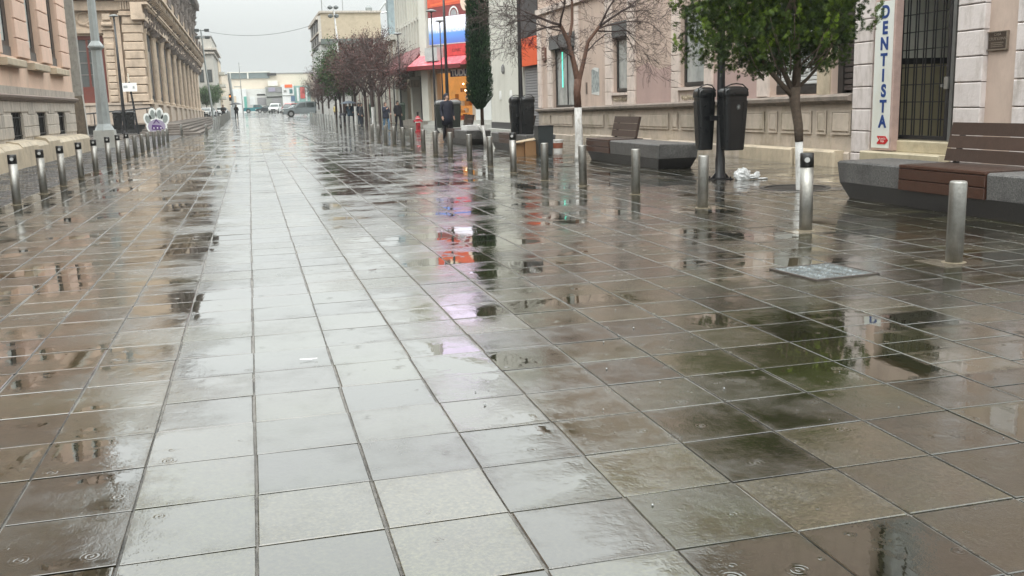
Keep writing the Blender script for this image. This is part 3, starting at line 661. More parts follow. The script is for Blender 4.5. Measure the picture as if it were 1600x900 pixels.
# ================================================================ BUILDING: sandstone palace
FS = Fr((-7.5, 0), (0, 1), (1, 0)); FF = Fr((-7.5, 74), (-1, 0), (0, -1))
bP = thing('sandstone_palace', (-7.5, 74, 0), 'long carved sandstone palace with columns along the street and a maroon door', 'building')
def slope(v): return (v[0], v[1], v[2]-.0085*max(0, v[1]-80)*(1 if v[2] < 9 else 1))
part('core', L2DK, bP, lambda m: m.box(-30, -8.35, 74.6, 150, 0, 18.9))
part('side_wall', L2DK, bP, lambda m: m.box(-8.35, -7.95, 74.4, 157, -.4, 8.1).map(slope))  # dark tone stands in for shade behind the columns
part('plinth', M('palace_plinth_stone', (.46, .38, .31), .75, .12, 4, .3, dirt=((.30, .24, .19), .8, 2., .5)), bP, lambda m: m.box(-8.0, -7.5, 74, 157, -.6, 2.02).map(slope))
part('plinth_moulding', L2ST, bP, lambda m: m.box(-8.0, -7.36, 73.86, 157.1, 2.02, 2.16).map(slope))
u = 76.6; i = 0
while u < 156:
    for du in (-.7, .7):                  # pairs of engaged columns
        def colm(m, uu=u+du):
            m.lathe((-7.86, uu, 0), [(.30, 2.16), (.30, 2.32), (.22, 2.4), (.22, 2.5), (.20, 6.8), (.20, 6.95), (.30, 7.45), (.34, 7.6)], 12)
            m.box(-8.1, -7.5, uu-.36, uu+.36, 7.6, 7.72); m.map(slope)
        part('column', L2ST, bP, colm, smooth=False)
    part('pier', L2ST, bP, lambda m: m.box(-8.0, -7.80, u-.3, u+.3, 2.16, 7.7).map(slope))
    part('plinth_pier', MC['palace_plinth_stone'], bP, lambda m: m.box(-7.52, -7.34, u-1.5, u+1.5, -.6, 2.0).map(slope))
    def win(m):
        m.box(-7.96, -7.93, u+1.7, u+5.8, 2.2, 7.3); m.map(slope)
    if u+5.5 < 157:
        w = part('window', DARKIN, bP, win)  # flat dark panel, shade of a deep bay painted round the pane
        part('pane', GLASS, w, lambda m: (m.box(-7.94, -7.915, u+2.75, u+4.75, 2.7, 6.0), m.map(slope)))
        part('window_surround', L2ST, bP, lambda m: (m.box(-7.93, -7.87, u+1.72, u+1.95, 2.2, 7.3), m.box(-7.93, -7.84, u+1.7, u+5.8, 7.3, 7.6), m.map(slope)))
    u += 7.5
def ent(m):
    for (x1, z0, z1) in ((-7.34, 7.74, 8.15), (-7.44, 8.15, 8.75), (-7.05, 8.75, 8.9), (-6.75, 9.55, 9.75), (-6.55, 9.75, 9.95)):
        m.box(-8.2, x1, 73.3, 157, z0, z1)
    m.box(-8.2, -7.2, 73.9, 157, 8.9, 9.55); m.map(slope)
part('entablature', L2ST, bP, ent)
def brk(m):
    u = 74.4
    while u < 156.5:
        m.add([(-7.3, u-.16, 8.92), (-7.3, u+.16, 8.92), (-6.75, u+.16, 9.28), (-6.75, u-.16, 9.28), (-7.3, u-.16, 9.54), (-7.3, u+.16, 9.54), (-6.72, u+.16, 9.54), (-6.72, u-.16, 9.54)], [(0, 1, 2, 3), (4, 7, 6, 5), (0, 4, 5, 1), (3, 2, 6, 7), (0, 3, 7, 4), (1, 5, 6, 2)])
        u += .95
    m.map(slope)
part('brackets', L2ST, bP, brk, kind='stuff')
u = 76.6
while u < 149:                                  # upper storey: balconies, short columns, windows
    part('upper_pier', L2DK, bP, lambda m: m.box(-8.2, -7.45, u-.9, u+.9, 9.95, 15.9).map(slope))
    part('balcony', L2DK, bP, lambda m: (m.box(-7.95, -6.5, u+2.2, u+5.3, 9.95, 10.15), m.box(-6.62, -6.5, u+2.2, u+5.3, 10.9, 11.03), [m.tube((-6.56, u+2.3+k*.27, 10.15), (-6.56, u+2.3+k*.27, 10.9), .07, n=6) for k in range(12)], m.map(slope)))
    part('balcony_bracket', L2DK, bP, lambda m: (m.box(-7.5, -6.7, u+2.4, u+2.75, 9.4, 9.94), m.box(-7.5, -6.7, u+4.75, u+5.1, 9.4, 9.94), m.map(slope)))
    for du in (-1.2, 1.2): part('upper_column', L2DK, bP, lambda m: m.lathe((-7.5, u+du, 0), [(.36, 9.96), (.28, 10.3), (.25, 14.6), (.38, 15.1), (.38, 15.3)], 10).map(slope))
    part('upper_window', DARKIN, bP, lambda m: m.box(-8.36, -8.3, u+2.6, u+4.9, 10.3, 14.3).map(slope))
    part('upper_hood', L2DK, bP, lambda m: m.box(-8.3, -7.3, u+2.2, u+5.3, 14.4, 14.8).map(slope))
    u += 7.5
part('top_cornice', L2DK, bP, lambda m: (m.box(-8.4, -7.2, 73.8, 150, 15.5, 16.2), m.box(-8.4, -6.6, 73.3, 150.3, 16.6, 17.0), m.box(-8.4, -6.9, 73.5, 150.2, 16.2, 16.6), m.box(-8.4, -7.6, 74, 150, 17.0, 18.9), m.map(slope)))
part('cornice_brackets', L2DK, bP, lambda m: ([m.box(-7.2, -6.62, 74.5+k*1.1, 74.9+k*1.1, 16.0, 16.59) for k in range(69)], m.map(slope)), kind='stuff')
part('balustrade', L2ST, bP, lambda m: [m.tube((-6.75, 74+k*.9, 9.95), (-6.75, 74+k*.9, 10.7), .11, n=6) for k in range(84)] and m.map(slope), kind='stuff')
part('dentils', L2ST, bP, lambda m: [m.box(-7.35, -7.12, 74+k*.6, 74.3+k*.6, 8.55, 8.75) for k in range(138)] and m.map(slope), kind='stuff')
def carved(m):
    rc = random.Random(12)
    for i in range(1500):
        yy = 74.2+rc.random()*81; zz_ = rc.choice((7.75, 8.4, 9.1, 10.3, 12.2, 14.2, 15.2))+rc.uniform(-.35, .35); pr = {0: .25}.get(0)*(1.6 if zz_ > 8.6 else .8)*rc.uniform(.5, 1.6); hw = rc.uniform(.08, .28); hz = rc.uniform(.08, .35)
        if zz_ > 10 and yy > 149: continue
        x0_ = -7.45 if zz_ < 10 else -7.5
        m.add([(x0_-.3, yy-hw, zz_-hz), (x0_-.3, yy+hw, zz_-hz), (x0_+pr*.4, yy+hw*.5, zz_-hz*.7), (x0_+pr*.4, yy-hw*.5, zz_-hz*.7), (x0_-.3, yy-hw, zz_+hz), (x0_-.3, yy+hw, zz_+hz), (x0_+pr, yy+hw*.5, zz_+hz*.7), (x0_+pr, yy-hw*.5, zz_+hz*.7)], [(0, 1, 2, 3), (4, 7, 6, 5), (0, 3, 7, 4), (1, 5, 6, 2), (2, 6, 7, 3), (0, 4, 5, 1)])
    m.map(slope)
part('carved_ornament', L2DK, bP, carved, kind='stuff')
# front face towards the camera
dops = [(3.25, 5.35, 2.2, 6.75)]
part('front_wall', L2ST, bP, lambda m: wallop(m, FF, 0, 14, .0, 18.9, [(2.75, 4.95, 2.2, 6.75), (8.6, 10.6, 2.2, 6.75), (3.3, 5.3, 10.6, 14.6)], .5, -.35))
part('front_plinth', MC['palace_plinth_stone'], bP, lambda m: (m.fbox(FF, 0, 14, -.35, .0, .62, 2.02), m.fbox(FF, 0, 14, -.3, .12, 2.02, 2.16)))
for k in range(7): part('plinth_stone', MC['palace_plinth_stone'], bP, lambda m: m.rbox(FF, .05+k*2, 1.97+k*2, -.02, .05, .68, 1.96, .02))
part('basement_shadow', DARKIN, bP, lambda m: m.fbox(FF, -.1, 14, -.3, -.1, 0, .62))  # dark strip painted in for the shadow below the plinth
z = 2.2; k = 0
while z < 8.0:                                 # corner pilaster, alternating courses
    a = .12 if k % 2 else .0
    part('pilaster_course', L2ST, bP, lambda m: m.rbox(FF, .06+a*.5, 1.42-a*.5, -.3, .20, z, z+.545, .05)); z += .585; k += 1
z = 2.2
while z < 5.9: part('jamb_course', L2ST, bP, lambda m: m.rbox(FF, 2.05, 2.62, -.3, .1, z, z+.42, .05)); z += .45
part('pilaster_shaft', L2ST, bP, lambda m: (m.fbox(FF, 2.03, 2.65, -.3, .06, 5.9, 7.1), m.fbox(FF, 1.55, 2.05, -.3, -.05, 2.16, 8.1)))
part('capital', L2ST, bP, lambda m: (m.fbox(FF, 1.9, 2.75, -.3, .2, 7.1, 7.25), m.fbox(FF, 1.97, 2.7, -.3, .12, 6.6, 6.72)))
part('capital', L2ST, bP, lambda m: (m.fbox(FF, -.12, 1.6, -.3, .32, 8.05, 8.2), m.fbox(FF, -.05, 1.52, -.3, .24, 8.2, 8.35)))
def scroll(m, uu=2.33, zz=7.65, s=1.):
    if True:
        m.fbox(FF, uu-.32*s, uu+.32*s, -.3, .35, zz-.35, zz+.1); m.fbox(FF, uu-.25, uu+.25, .0, .5, zz+.1, zz+.5)
        m.tube(FF.pt(uu-.34, .32, zz-.2), FF.pt(uu+.34, .32, zz-.2), .16, n=10)
part('scroll_bracket', L2ST, bP, scroll); part('scroll_bracket', L2ST, bP, lambda m: scroll(m, 6.0))
part('frieze', L2ST, bP, lambda m: (m.fbox(FF, -.1, 14, -.34, .14, 8.4, 9.0), m.fbox(FF, -.2, 1.7, .0, .36, 9.0, 9.25), [m.fbox(FF, .1+i*.17, .2+i*.17, .14, .3, 8.45, 8.98) for i in range(8)], m.fbox(FF, -.7, 14, -.34, .75, 9.25, 9.6), m.fbox(FF, -.8, 14, -.34, .9, 9.6, 9.8)))
def orn(m):
    for (uu, zz, r_) in ((3.9, 7.9, .42), (3.5, 7.6, .24), (5.1, 7.6, .24), (7.2, 7.5, .4), (7.2, 6.4, .3)):
        for k in range(12):
            a = 2*math.pi*k/12; p = FF.pt(uu+math.cos(a)*r_, -.30, zz+math.sin(a)*r_); q = FF.pt(uu+math.cos(a+.52)*r_, -.30, zz+math.sin(a+.52)*r_); m.tube(p, q, .10, n=6)
    m.fbox(FF, 2.66, 5.2, -.34, -.1, 6.9, 7.1); m.fbox(FF, 2.7, 5.1, -.34, -.15, 7.1, 7.2)
part('door_ornament', L2ST, bP, orn, kind='stuff')
dr = part('door', MAROON, bP, lambda m: (m.fbox(FF, 2.77, 3.12, -.6, -.42, 2.2, 6.75), m.fbox(FF, 4.58, 4.93, -.6, -.42, 2.2, 6.75), m.fbox(FF, 3.12, 4.58, -.6, -.42, 2.2, 3.3), m.fbox(FF, 3.12, 4.58, -.6, -.44, 6.5, 6.75), m.fbox(FF, 3.78, 3.92, -.6, -.43, 3.3, 6.5)))
part('pane', GLASS, dr, lambda m: (m.fbox(FF, 3.1, 3.8, -.56, -.52, 3.3, 6.5), m.fbox(FF, 3.9, 4.6, -.56, -.52, 3.3, 6.5)))
part('muntins', M('pale_muntin', (.2, .19, .18), .5), dr, lambda m: [m.fbox(FF, a, b, -.52, -.48, z_, z_+.05) for z_ in (4.1, 4.9, 5.7) for a, b in ((3.12, 3.78), (3.92, 4.58))])
part('window', DARKIN, bP, lambda m: (m.fbox(FF, 8.6, 10.6, -.8, -.7, 2.2, 6.75), m.fbox(FF, 3.3, 5.3, -.8, -.7, 10.6, 14.6)))
part('handrail', BLACKM, bP, lambda m: (m.tube(FF.pt(-.3, 2.2, 1.75), FF.pt(5.5, 2.2, 1.35), .05, n=6), [m.tube(FF.pt(.1+i*1.7, 2.2, 0), FF.pt(.1+i*1.7, 2.2, 1.72-i*.1), .04, n=6) for i in range(4)]))
bP.location.x += .85
# terrace steps
STEPM = M('worn_step_stone', (.15, .13, .115), .85, .25, 2.5, .3, rnd=.12, dirt=((.07, .06, .05), .8, 1.5, 1.), spec=.2)
ts = thing('terrace_steps', (-5, 66, 0), 'low stone terrace steps in front of the sandstone palace colonnade', 'steps')
for i in range(5):
    part('step', STEPM, ts, lambda m: m.box(-6.64, -3.0-i*.42, 63.4+i*1.5, 150, (i*.125) if i else -.2, (i+1)*.125))
# paw-shaped sign
pw = thing('paw_sign', (-5.9, 66.2, 0), 'white-rimmed dog paw sign with grey toe pads and purple middle', 'sign')
FP = Fr((-5.9, 66.2), (1, 0), (0, -1))
def ell(cx, cz, rx, rz, a=0, n=20): return [(cx+math.cos(a)*rx*math.cos(t)-math.sin(a)*rz*math.sin(t), cz+math.sin(a)*rx*math.cos(t)+math.cos(a)*rz*math.sin(t)) for t in [2*math.pi*i/n for i in range(n)]]
WB = M('white_sign_rim', (.66, .68, .66), .4, .03, 5, 0); PGR = M('grey_pad', (.20, .225, .215), .6, .1, 5, .1); LAV = M('lavender_panel', (.27, .235, .32), .5, .1, 5, .1); PUR = M('dark_purple_print', (.07, .02, .13), .5)
toes = [(-.62, 1.14, .22, .36, .30), (-.23, 1.48, .21, .38, .08), (.27, 1.48, .21, .38, -.08), (.68, 1.14, .22, .36, -.30)]
for cx, cz, rx, rz, a in toes:
    tt = part('toe', WB, pw, lambda m: m.prism(FP, ell(cx, cz, rx+.09, rz+.09, a), -.06, .06))
    part('toe_pad', PGR, tt, lambda m: m.prism(FP, ell(cx, cz, rx*.84, rz*.84, a), .061, .075))
part('main_pad_rim', WB, pw, lambda m: m.prism(FP, ell(0, .62, .78, .60), -.061, .062))
part('main_pad', LAV, pw, lambda m: m.prism(FP, ell(0, .62, .66, .50), .063, .078))
part('dog_print', PUR, pw, lambda m: (m.prism(FP, [(-.26, .84), (0, 1.16), (.26, .84), (.17, .84), (0, 1.03), (-.17, .84)], .079, .09), m.prism(FP, [(-.40, .42), (-.34, .76), (.30, .70), (.50, .44), (.2, .36)], .079, .09)))
part('print_dot', WB, pw, lambda m: [m.prism(FP, ell(x_, .52, .05, .05), .091, .1) for x_ in (-.22, .05, .3)])
part('foot', GALV, pw, lambda m: m.box(-6.5, -5.3, 66.0, 66.4, 0, .06)); pw.scale = (.80, .9, .88); pw.location.x = -5.72
# square notice board on a black post in front of the palace
nb = thing('notice_board', (-7.35, 71.0, 0), 'small white notice board on a slim black post before the palace corner', 'sign')
part('post', BLACKM, nb, lambda m: m.tube((-7.35, 71, 0), (-7.62, 71, 3.5), .075, .06))
part('post_tip', M('cream_post_tip', (.6, .55, .45), .5), nb, lambda m: m.tube((-7.62, 71, 3.5), (-7.66, 71, 4.05), .05, .04))
part('board', WHITE, nb, lambda m: m.box(-8.1, -7.15, 70.86, 70.92, 2.85, 3.42))
part('board_print', M('grey_print', (.35, .36, .36), .6), nb, lambda m: (m.box(-7.42, -7.30, 70.845, 70.86, 3.05, 3.2), m.box(-8.0, -7.75, 70.845, 70.86, 3.1, 3.25)))
# ================================================================ BUILDING: pink building (right side)
FR = Fr((11.2, 0), (0, 1), (-1, 0))
bR = thing('pink_building', (11.2, 27, 0), 'dusty pink building with quoined windows above a panelled stone plinth', 'building')
R0, R1, RZ = 7., 37.8, 11.4
def shr(v): return (v[0], v[1], v[2]*(1+.0109*(37.8-v[1])) if v[2] < 1.3 else v[2]+.15*(37.8-v[1])/21)
W1 = (33.2, 35.95, 1.12, 3.75); W2 = (28.25, 29.52, 1.60, 3.75); W3 = (23.02, 24.50, 1.66, 3.75); W4 = (17.92, 19.80, 1.40, 3.5); W5 = (16.6, 17.42, 1.38, 3.5)
DOOR = (13.80, 15.72, .36, 3.7)
up_ops = [(a, b, 5.3, 8.2) for a, b in ((33.9, 35.3), (28.2, 29.6), (23., 24.5), (18.1, 19.5), (14., 15.5), (9.4, 10.8))]
part('wall', PINK_R, bR, lambda m: wallop(m, FR, 16.55, R1, 1.1, RZ, [W1, W2, W3, W4, W5]+[o for o in up_ops if o[0] > 16.55], .16))
part('wall', PINK_R, bR, lambda m: wallop(m, FR, R0, 16.55, 0., RZ, [DOOR]+[o for o in up_ops if o[1] < 16.5], .2))
part('core', M('pink_core', (.4, .3, .25), .8), bR, lambda m: (m.fbox(FR, 15.95, R1, -9, -.32, 0, RZ-.1), m.fbox(FR, R0, 13.6, -9, -.32, 0, RZ-.1), m.fbox(FR, 13.6, 15.95, -9, -.32, 3.9, RZ-.1)))
part('end_wall', PINK_R, bR, lambda m: m.fbox(FR, R1-.05, R1, -9, -.005, 0, RZ))
part('roof_cornice', QUOIN, bR, lambda m: (m.fbox(FR, R0, R1+.1, -.3, .25, RZ, RZ+.2), m.fbox(FR, R0, R1+.2, -9, .45, RZ+.2, RZ+.4)))
part('string_course', QUOIN, bR, lambda m: m.fbox(FR, R0, R1, 0., .12, 4.7, 4.9))
part('plinth', PLINTH, bR, lambda m: m.fbox(FR, 16.56, R1, -.2, .05, -.1, 1.0).map(shr))
def corn(m):
    P = FR.pt; prof = [(-.1, .97), (.08, .97), (.10, 1.01), (.19, 1.03), (.20, 1.09), (.10, 1.125), (-.1, 1.14)]; k = len(prof)
    m.add([P(16.57, n_, z_) for n_, z_ in prof]+[P(R1+.05, n_, z_) for n_, z_ in prof], [tuple(range(k)), tuple(range(2*k-1, k-1, -1))]+[(i, (i+1) % k, k+(i+1) % k, k+i) for i in range(k)]); m.map(shr)
part('cornice', CORNICE, bR, corn)
pans = [(36.17, 37.28), (33.5, 36.05), (30.3, 32.6), (28.0, 29.9), (25.15, 27.6), (24.55, 24.93), (22.75, 24.35), (21.3, 22.55), (19.92, 21.1), (19.36, 19.72), (18.0, 19.2), (17.46, 17.80), (16.62, 17.28)]
for a, b in pans:
    def pn(m):
        z0, z1 = .50, .86; t_ = .035
        m.fbox(FR, a, b, .05, .062, z0, z1); 
        m.fbox(FR, a, b, .05, .085, z1-.02, z1+.012); m.fbox(FR, a, b, .05, .085, z0-.012, z0+.02); m.fbox(FR, a, a+t_, .05, .084, z0+.02, z1-.02); m.fbox(FR, b-t_, b, .05, .084, z0+.02, z1-.02); m.map(shr)
    part('plinth_panel', PLINTH, bR, pn)
    part('plinth_panel_face', PLINTH, bR, lambda m: m.rbox(FR, a+.06, b-.06, .05, .09, .54, .83, .012).map(shr))
u = 16.58; rr = random.Random(11)
while u < R1-.2:
    nx = min(u+rr.uniform(1.1, 2.2), R1); hgt = rr.uniform(.19, .25)
    part('base_stone', PLINTH, bR, lambda m: m.rbox(FR, u+.01, nx-.01, .0, .13, -.1, hgt, .025).map(shr)); u = nx
for a, b in ((18.3, 20.6), (16.75, 18.2)): part('base_bench_stone', BEIGEST, bR, lambda m: m.rbox(FR, a, b, .1, .34, -.05, .25, .03).map(shr))
for a, b in ((24.4, 25.9), (26.3, 27.1)): part('base_bench_stone', BEIGEST, bR, lambda m: m.rbox(FR, a, b, .1, .42, -.05, .22, .03).map(shr))
# quoins round the windows
def quoins(a, b, z0, z1, st=.41, mat=QUOIN, n1=.07, ph=0.):
    z = z0+ph
    if ph: part('quoin', mat, bR, lambda m: m.rbox(FR, a, b, -.05, n1, z0, z-.014, .014))
    while z < z1-.05:
        zt_ = min(z+st-.014, z1); part('quoin', mat, bR, lambda m: m.rbox(FR, a, b, -.05, n1, z, zt_, .014)); z += st
quoins(37.3, 37.8, 1.16, 4.6, .46); quoins(35.97, 36.5, 1.16, 4.6, .46); quoins(32.75, 33.18, 1.2, 4.6, .46)
quoins(29.54, 30.15, 1.22, 4.6, .42); quoins(27.65, 28.23, 1.24, 4.6, .42); quoins(24.52, 25.0, 1.26, 4.6, .42); quoins(22.58, 23.0, 1.28, 4.6, .42)
quoins(19.82, 20.3, 1.36, 4.6, .5)
part('stone_jamb', BEIGEST, bR, lambda m: m.fbox(FR, 17.44, 17.90, -.2, .03, 1.38, 4.4))
quoins(15.98, 16.56, -.12, 4.6, .407, PILLAR, .10); quoins(13.15, 13.76, -.08, 4.6, .40, PILLAR, .10); quoins(12.0, 12.52, -.1, 4.6, .41, PILLAR, .06)
# windows
w = window(bR, FR, *W1[:2], 1.14, 3.3, -.15, fw=.12, gl=GLASSL, bars=(2, 1))
part('neon_strip', M('green_neon', (.1, .6, .45), .4, emit=((.15, .9, .65), .9)), w, lambda m: m.fbox(FR, 35.15, 35.19, -.14, -.11, 1.9, 3.2))
part('shutter_box', GREYBOX, bR, lambda m: m.fbox(FR, 33.12, 36.1, -.25, .10, 3.30, 3.78))
window(bR, FR, *W2[:2], 1.64, 3.3, -.15, fw=.10, gl=GLASSL, bars=(1, 1)); part('shutter_box', GREYBOX, bR, lambda m: m.fbox(FR, 28.25, 29.53, -.25, .06, 3.30, 3.75))
window(bR, FR, *W3[:2], 1.70, 3.75, -.15, fw=.10, gl=GLASSL, bars=(1, 1))
for W_ in (W2, W3):
    part('sill', QUOIN, bR, lambda m: m.fbox(FR, W_[0]-.04, W_[1]+.04, -.25, .12, W_[2]-.07, W_[2]+.01))
    cp = part('carved_panel', QUOIN, bR, lambda m: m.fbox(FR, W_[0], W_[1], .0, .03, 1.24, W_[2]-.08))
    def carv(m):
        rc = random.Random(2); c = (W_[0]+W_[1])/2; zc_ = 1.40
        for sx in (-1, 1):
            for k in range(5):
                uu = c+sx*(.08+k*.115); m.lathe(FR.pt(uu, .03, zc_+.03*math.sin(k*2)), [(.0, -.05), (.045, -.03), (.05, .02), (.0, .05)], 7)
                m.path([FR.pt(uu, .035, zc_-.06), FR.pt(uu+sx*.04, .05, zc_), FR.pt(uu+sx*.07, .035, zc_+.06)], .016, 5)
    part('carving', BEIGEST, cp, carv)
w = part('roller_shutter', M('white_shutter', (.55, .56, .55), .5, .08, 4, .1), bR, lambda m: [m.rbox(FR, W4[0], W4[1], -.24, -.17, 1.60+k*.085, 1.675+k*.085, .015) for k in range(22)])
part('shutter_rail', DARKFR, w, lambda m: m.fbox(FR, W4[0], W4[1], -.24, -.15, 1.42, 1.59))
w = part('louvred_window', DARKFR, bR, lambda m: (m.fbox(FR, W5[0], W5[0]+.05, -.25, -.15, 1.38, 3.5), m.fbox(FR, W5[1]-.17, W5[1], -.25, -.14, 1.38, 3.5), m.fbox(FR, W5[0], W5[1], -.27, -.25, 1.38, 3.5)))
for k in range(17): part('louvre', M('brown_louvre', (.045, .035, .032), .5, .25, 9, .2, rnd=.2), w, lambda m: m.rbox(FR, W5[0]+.05, W5[1]-.17, -.24, -.17, 1.45+k*.115, 1.545+k*.115, .01))
for (a, b, c, d) in up_ops: window(bR, FR, a, b, c, d, -.26, fw=.1, gl=GLASSL, bars=(2, 2))
# doorway with corridor, steps, gate
OLIVE = M('olive_dado_paint', (.34, .31, .20), .6, .08, 2, .05); GREYW = M('grey_corridor_paint', (.55, .56, .50), .7, .08, 2, .05)
def corridor(z0, z1):
    def f(m):
        m.quad(FR.pt(15.72, -.2, z0), FR.pt(15.72, -3.6, z0), FR.pt(15.72, -3.6, z1), FR.pt(15.72, -.2, z1)); m.quad(FR.pt(13.8, -.2, z0), FR.pt(13.8, -3.6, z0), FR.pt(13.8, -3.6, z1), FR.pt(13.8, -.2, z1)); m.quad(FR.pt(13.8, -3.6, z0), FR.pt(15.72, -3.6, z0), FR.pt(15.72, -3.6, z1), FR.pt(13.8, -3.6, z1))
    return f
part('corridor_dado', OLIVE, bR, corridor(.5, 1.88)); part('corridor_band', BLACKM, bR, corridor(1.88, 1.99)); part('corridor_wall', GREYW, bR, corridor(1.99, 3.9))
part('corridor_floor', BEIGEST, bR, lambda m: m.fbox(FR, 13.8, 15.72, -3.6, -.22, .2, .505)); part('corridor_ceiling', GREYW, bR, lambda m: m.fbox(FR, 13.7, 15.8, -3.7, -.22, 3.8, 3.95))
STEPB = M('cream_step_stone', (.46, .40, .28), .45, .15, 4, .3, rnd=.05, dirt=((.3, .25, .17), .7, 3., 1.))
part('door_step', STEPB, bR, lambda m: m.rbox(FR, 13.78, 15.74, -.30, .02, .33, .545, .02)); part('door_step', STEPB, bR, lambda m: m.rbox(FR, 13.78, 15.98, -.1, .30, .0, .34, .02))
gt = thing('iron_gate', (11.35, 14.9, .55), 'black iron grille gate in the doorway beside the blue-lettered sign', 'gate')
FG = Fr((11.35, 0), (0, 1), (-1, 0))
part('gate_frame', BLACKM, gt, lambda m: (m.fbox(FG, 15.52, 15.60, -.03, .03, .56, 3.65), m.fbox(FG, 14.16, 14.24, -.03, .03, .56, 3.65), m.fbox(FG, 14.24, 15.52, -.03, .03, .56, .63), m.fbox(FG, 14.24, 15.52, -.03, .03, 3.4, 3.48)))
us_ = [14.24+(15.52-14.24)*t for t in (.09, .14, .27, .32, .45, .50, .63, .68, .81, .86, .95)]
for u_ in us_: part('gate_bar', BLACKM, gt, lambda m: m.fbox(FG, u_-.009, u_+.009, -.009, .009, .63, 3.4))
for k in range(9): part('gate_rail', BLACKM, gt, lambda m: m.fbox(FG, 14.24, 15.52, -.02, -.008, .90+k*.30, .918+k*.30))
part('gate_lock', STEEL_D, gt, lambda m: (m.fbox(FG, 14.15, 14.25, .03, .06, 1.42, 1.62), m.fbox(FG, 14.30, 14.34, .0, .05, 1.45, 1.50)))
part('door_post', M('grey_door_post', (.12, .12, .115), .5), gt, lambda m: m.fbox(FG, 14.06, 14.14, -.05, .03, .55, 3.65))
# vertical sign
SIGNW = M('pale_sign_face', (.70, .72, .68), .45, .04, 1.5, .05, dirt=((.60, .56, .46), .6, 1.2, .6)); BLUE = M('navy_letter', (.008, .045, .20), .4, .05); RED = M('red_arrow', (.50, .015, .02), .4, .05)
sg = thing('dentist_sign', (11.05, 15.55, .36), 'tall white wall sign with blue vertical lettering and a red arrow', 'sign')
FD = Fr((11.05, 0), (0, 1), (-1, 0))
part('sign_box', M('rusty_pink_sign_edge', (.46, .33, .29), .6, .2, 6, .2), sg, lambda m: m.fbox(FD, 15.27, 15.86, -.15, -.01, .36, 3.02))
fc = part('sign_face', SIGNW, sg, lambda m: m.fbox(FD, 15.33, 15.84, -.01, .0, .40, 2.98))
for ch, z in zip('DENTISTA', (2.785, 2.51, 2.235, 1.955, 1.68, 1.41, 1.135, .865)):
    text_obj(ch, FD, 15.56 if z > 1.5 else 15.53, .003, z, .30, BLUE, fc, bold=.012, ext=.003)
part('arrow', RED, fc, lambda m: m.prism(FD, [(15.66, .615), (15.66, .47), (15.42, .47), (15.34, .5425), (15.42, .615)][::1], .001, .008))
part('arrow_notch', SIGNW, fc, lambda m: m.prism(FD, [(15.665, .60), (15.665, .485), (15.60, .5425)], .0081, .010))
text_obj('PLANTA', FD, 15.50, .0085, .565, .05, M('white_print', (.7, .65, .6), .5), fc, ext=.001); text_obj('BAJA', FD, 15.50, .0085, .520, .05, MC['white_print'], fc, ext=.001)
# brass plaque
pq = thing('wall_plaque', (11.14, 12.92, 2.1), 'brown metal plaque with raised lettering on the pink wall', 'plaque')
FQ = Fr((11.2, 0), (0, 1), (-1, 0)); BRZ = M('brown_bronze', (.075, .055, .042), .4, .2, 20, .2, metal=.4); BRZL = M('worn_bronze_edge', (.24, .20, .16), .4, .2, 20, .2, metal=.4)
part('plaque_plate', BRZ, pq, lambda m: m.fbox(FQ, 12.74, 13.12, 0, .035, 2.0, 2.25)); part('plaque_rim', BRZL, pq, lambda m: (m.fbox(FQ, 12.72, 13.14, 0, .045, 1.98, 2.0), m.fbox(FQ, 12.72, 13.14, 0, .045, 2.25, 2.265), m.fbox(FQ, 12.72, 12.74, 0, .044, 2.0, 2.25)))
text_obj('CASA', FQ, 12.93, .036, 2.215, .06, BRZL, pq, ext=.003, name='plaque_text'); text_obj('CRUZ LUJAN', FQ, 12.93, .036, 2.15, .062, BRZL, pq, ext=.003, name='plaque_text')
part('plaque_lines', BRZL, pq, lambda m: [m.fbox(FQ, 12.80+.02*(k % 2), 13.06, .035, .039, 2.03+k*.028, 2.042+k*.028) for k in range(3)])
# street-number board and torn poster
ns = thing('wall_tablet', (11.14, 37.0, 3.2), 'small brown scrolled tablet with pale marks high at the pink corner', 'sign')
part('tablet', M('brown_tablet', (.16, .08, .06), .5, .2, 8, .2), ns, lambda m: (m.fbox(FR, 36.72, 37.16, .0, .07, 2.98, 3.42), m.lathe(FR.pt(36.94, .04, 3.42), [(.2, -.02), (.12, .06), (.02, .09)], 10, sx=.2), m.lathe(FR.pt(36.94, .04, 2.98), [(.02, -.09), (.14, -.06), (.2, .02)], 10, sx=.2)))
part('tablet_marks', M('pale_tablet_marks', (.6, .5, .42), .6), ns, lambda m: [m.fbox(FR, 36.80+.1*(k % 2), 37.06, .07, .078, 3.05+k*.11, 3.1+k*.11) for k in range(3)])
ps = thing('torn_poster', (11.19, 31.2, 1.9), 'torn grey paper poster pasted on the pink wall between two windows', 'poster')
part('paper', M('grey_torn_paper', (.36, .39, .38), .8, .4, 9, .2, dirt=((.10, .12, .13), .9, 9., .5)), ps, lambda m: m.prism(FR, [(30.85, 1.66), (30.88, 2.42), (31.2, 2.44), (31.6, 2.40), (31.62, 1.62), (31.2, 1.64)], .001, .006))
part('paper_torn_edge', M('white_paper', (.62, .62, .60), .8, .15, 20, .2), ps, lambda m: (m.prism(FR, [(30.86, 1.55), (30.85, 1.68), (31.2, 1.66), (31.62, 1.64), (31.6, 1.60)], .0062, .009), m.prism(FR, [(30.95, 2.30), (30.88, 2.44), (31.3, 2.47), (31.55, 2.43), (31.2, 2.36)], .0062, .009)))
ib = thing('intercom_slot', (11.19, 32.1, 1.9), 'narrow rusty slot plate on the pink wall near the torn poster', 'plate'); part('plate', M('rusty_plate', (.12, .09, .07), .6), ib, lambda m: m.fbox(FR, 32.05, 32.17, 0, .02, 1.62, 2.0))
dp = M('faded_pink_patch', (.44, .315, .285), .8, .12, 1.4, .2)
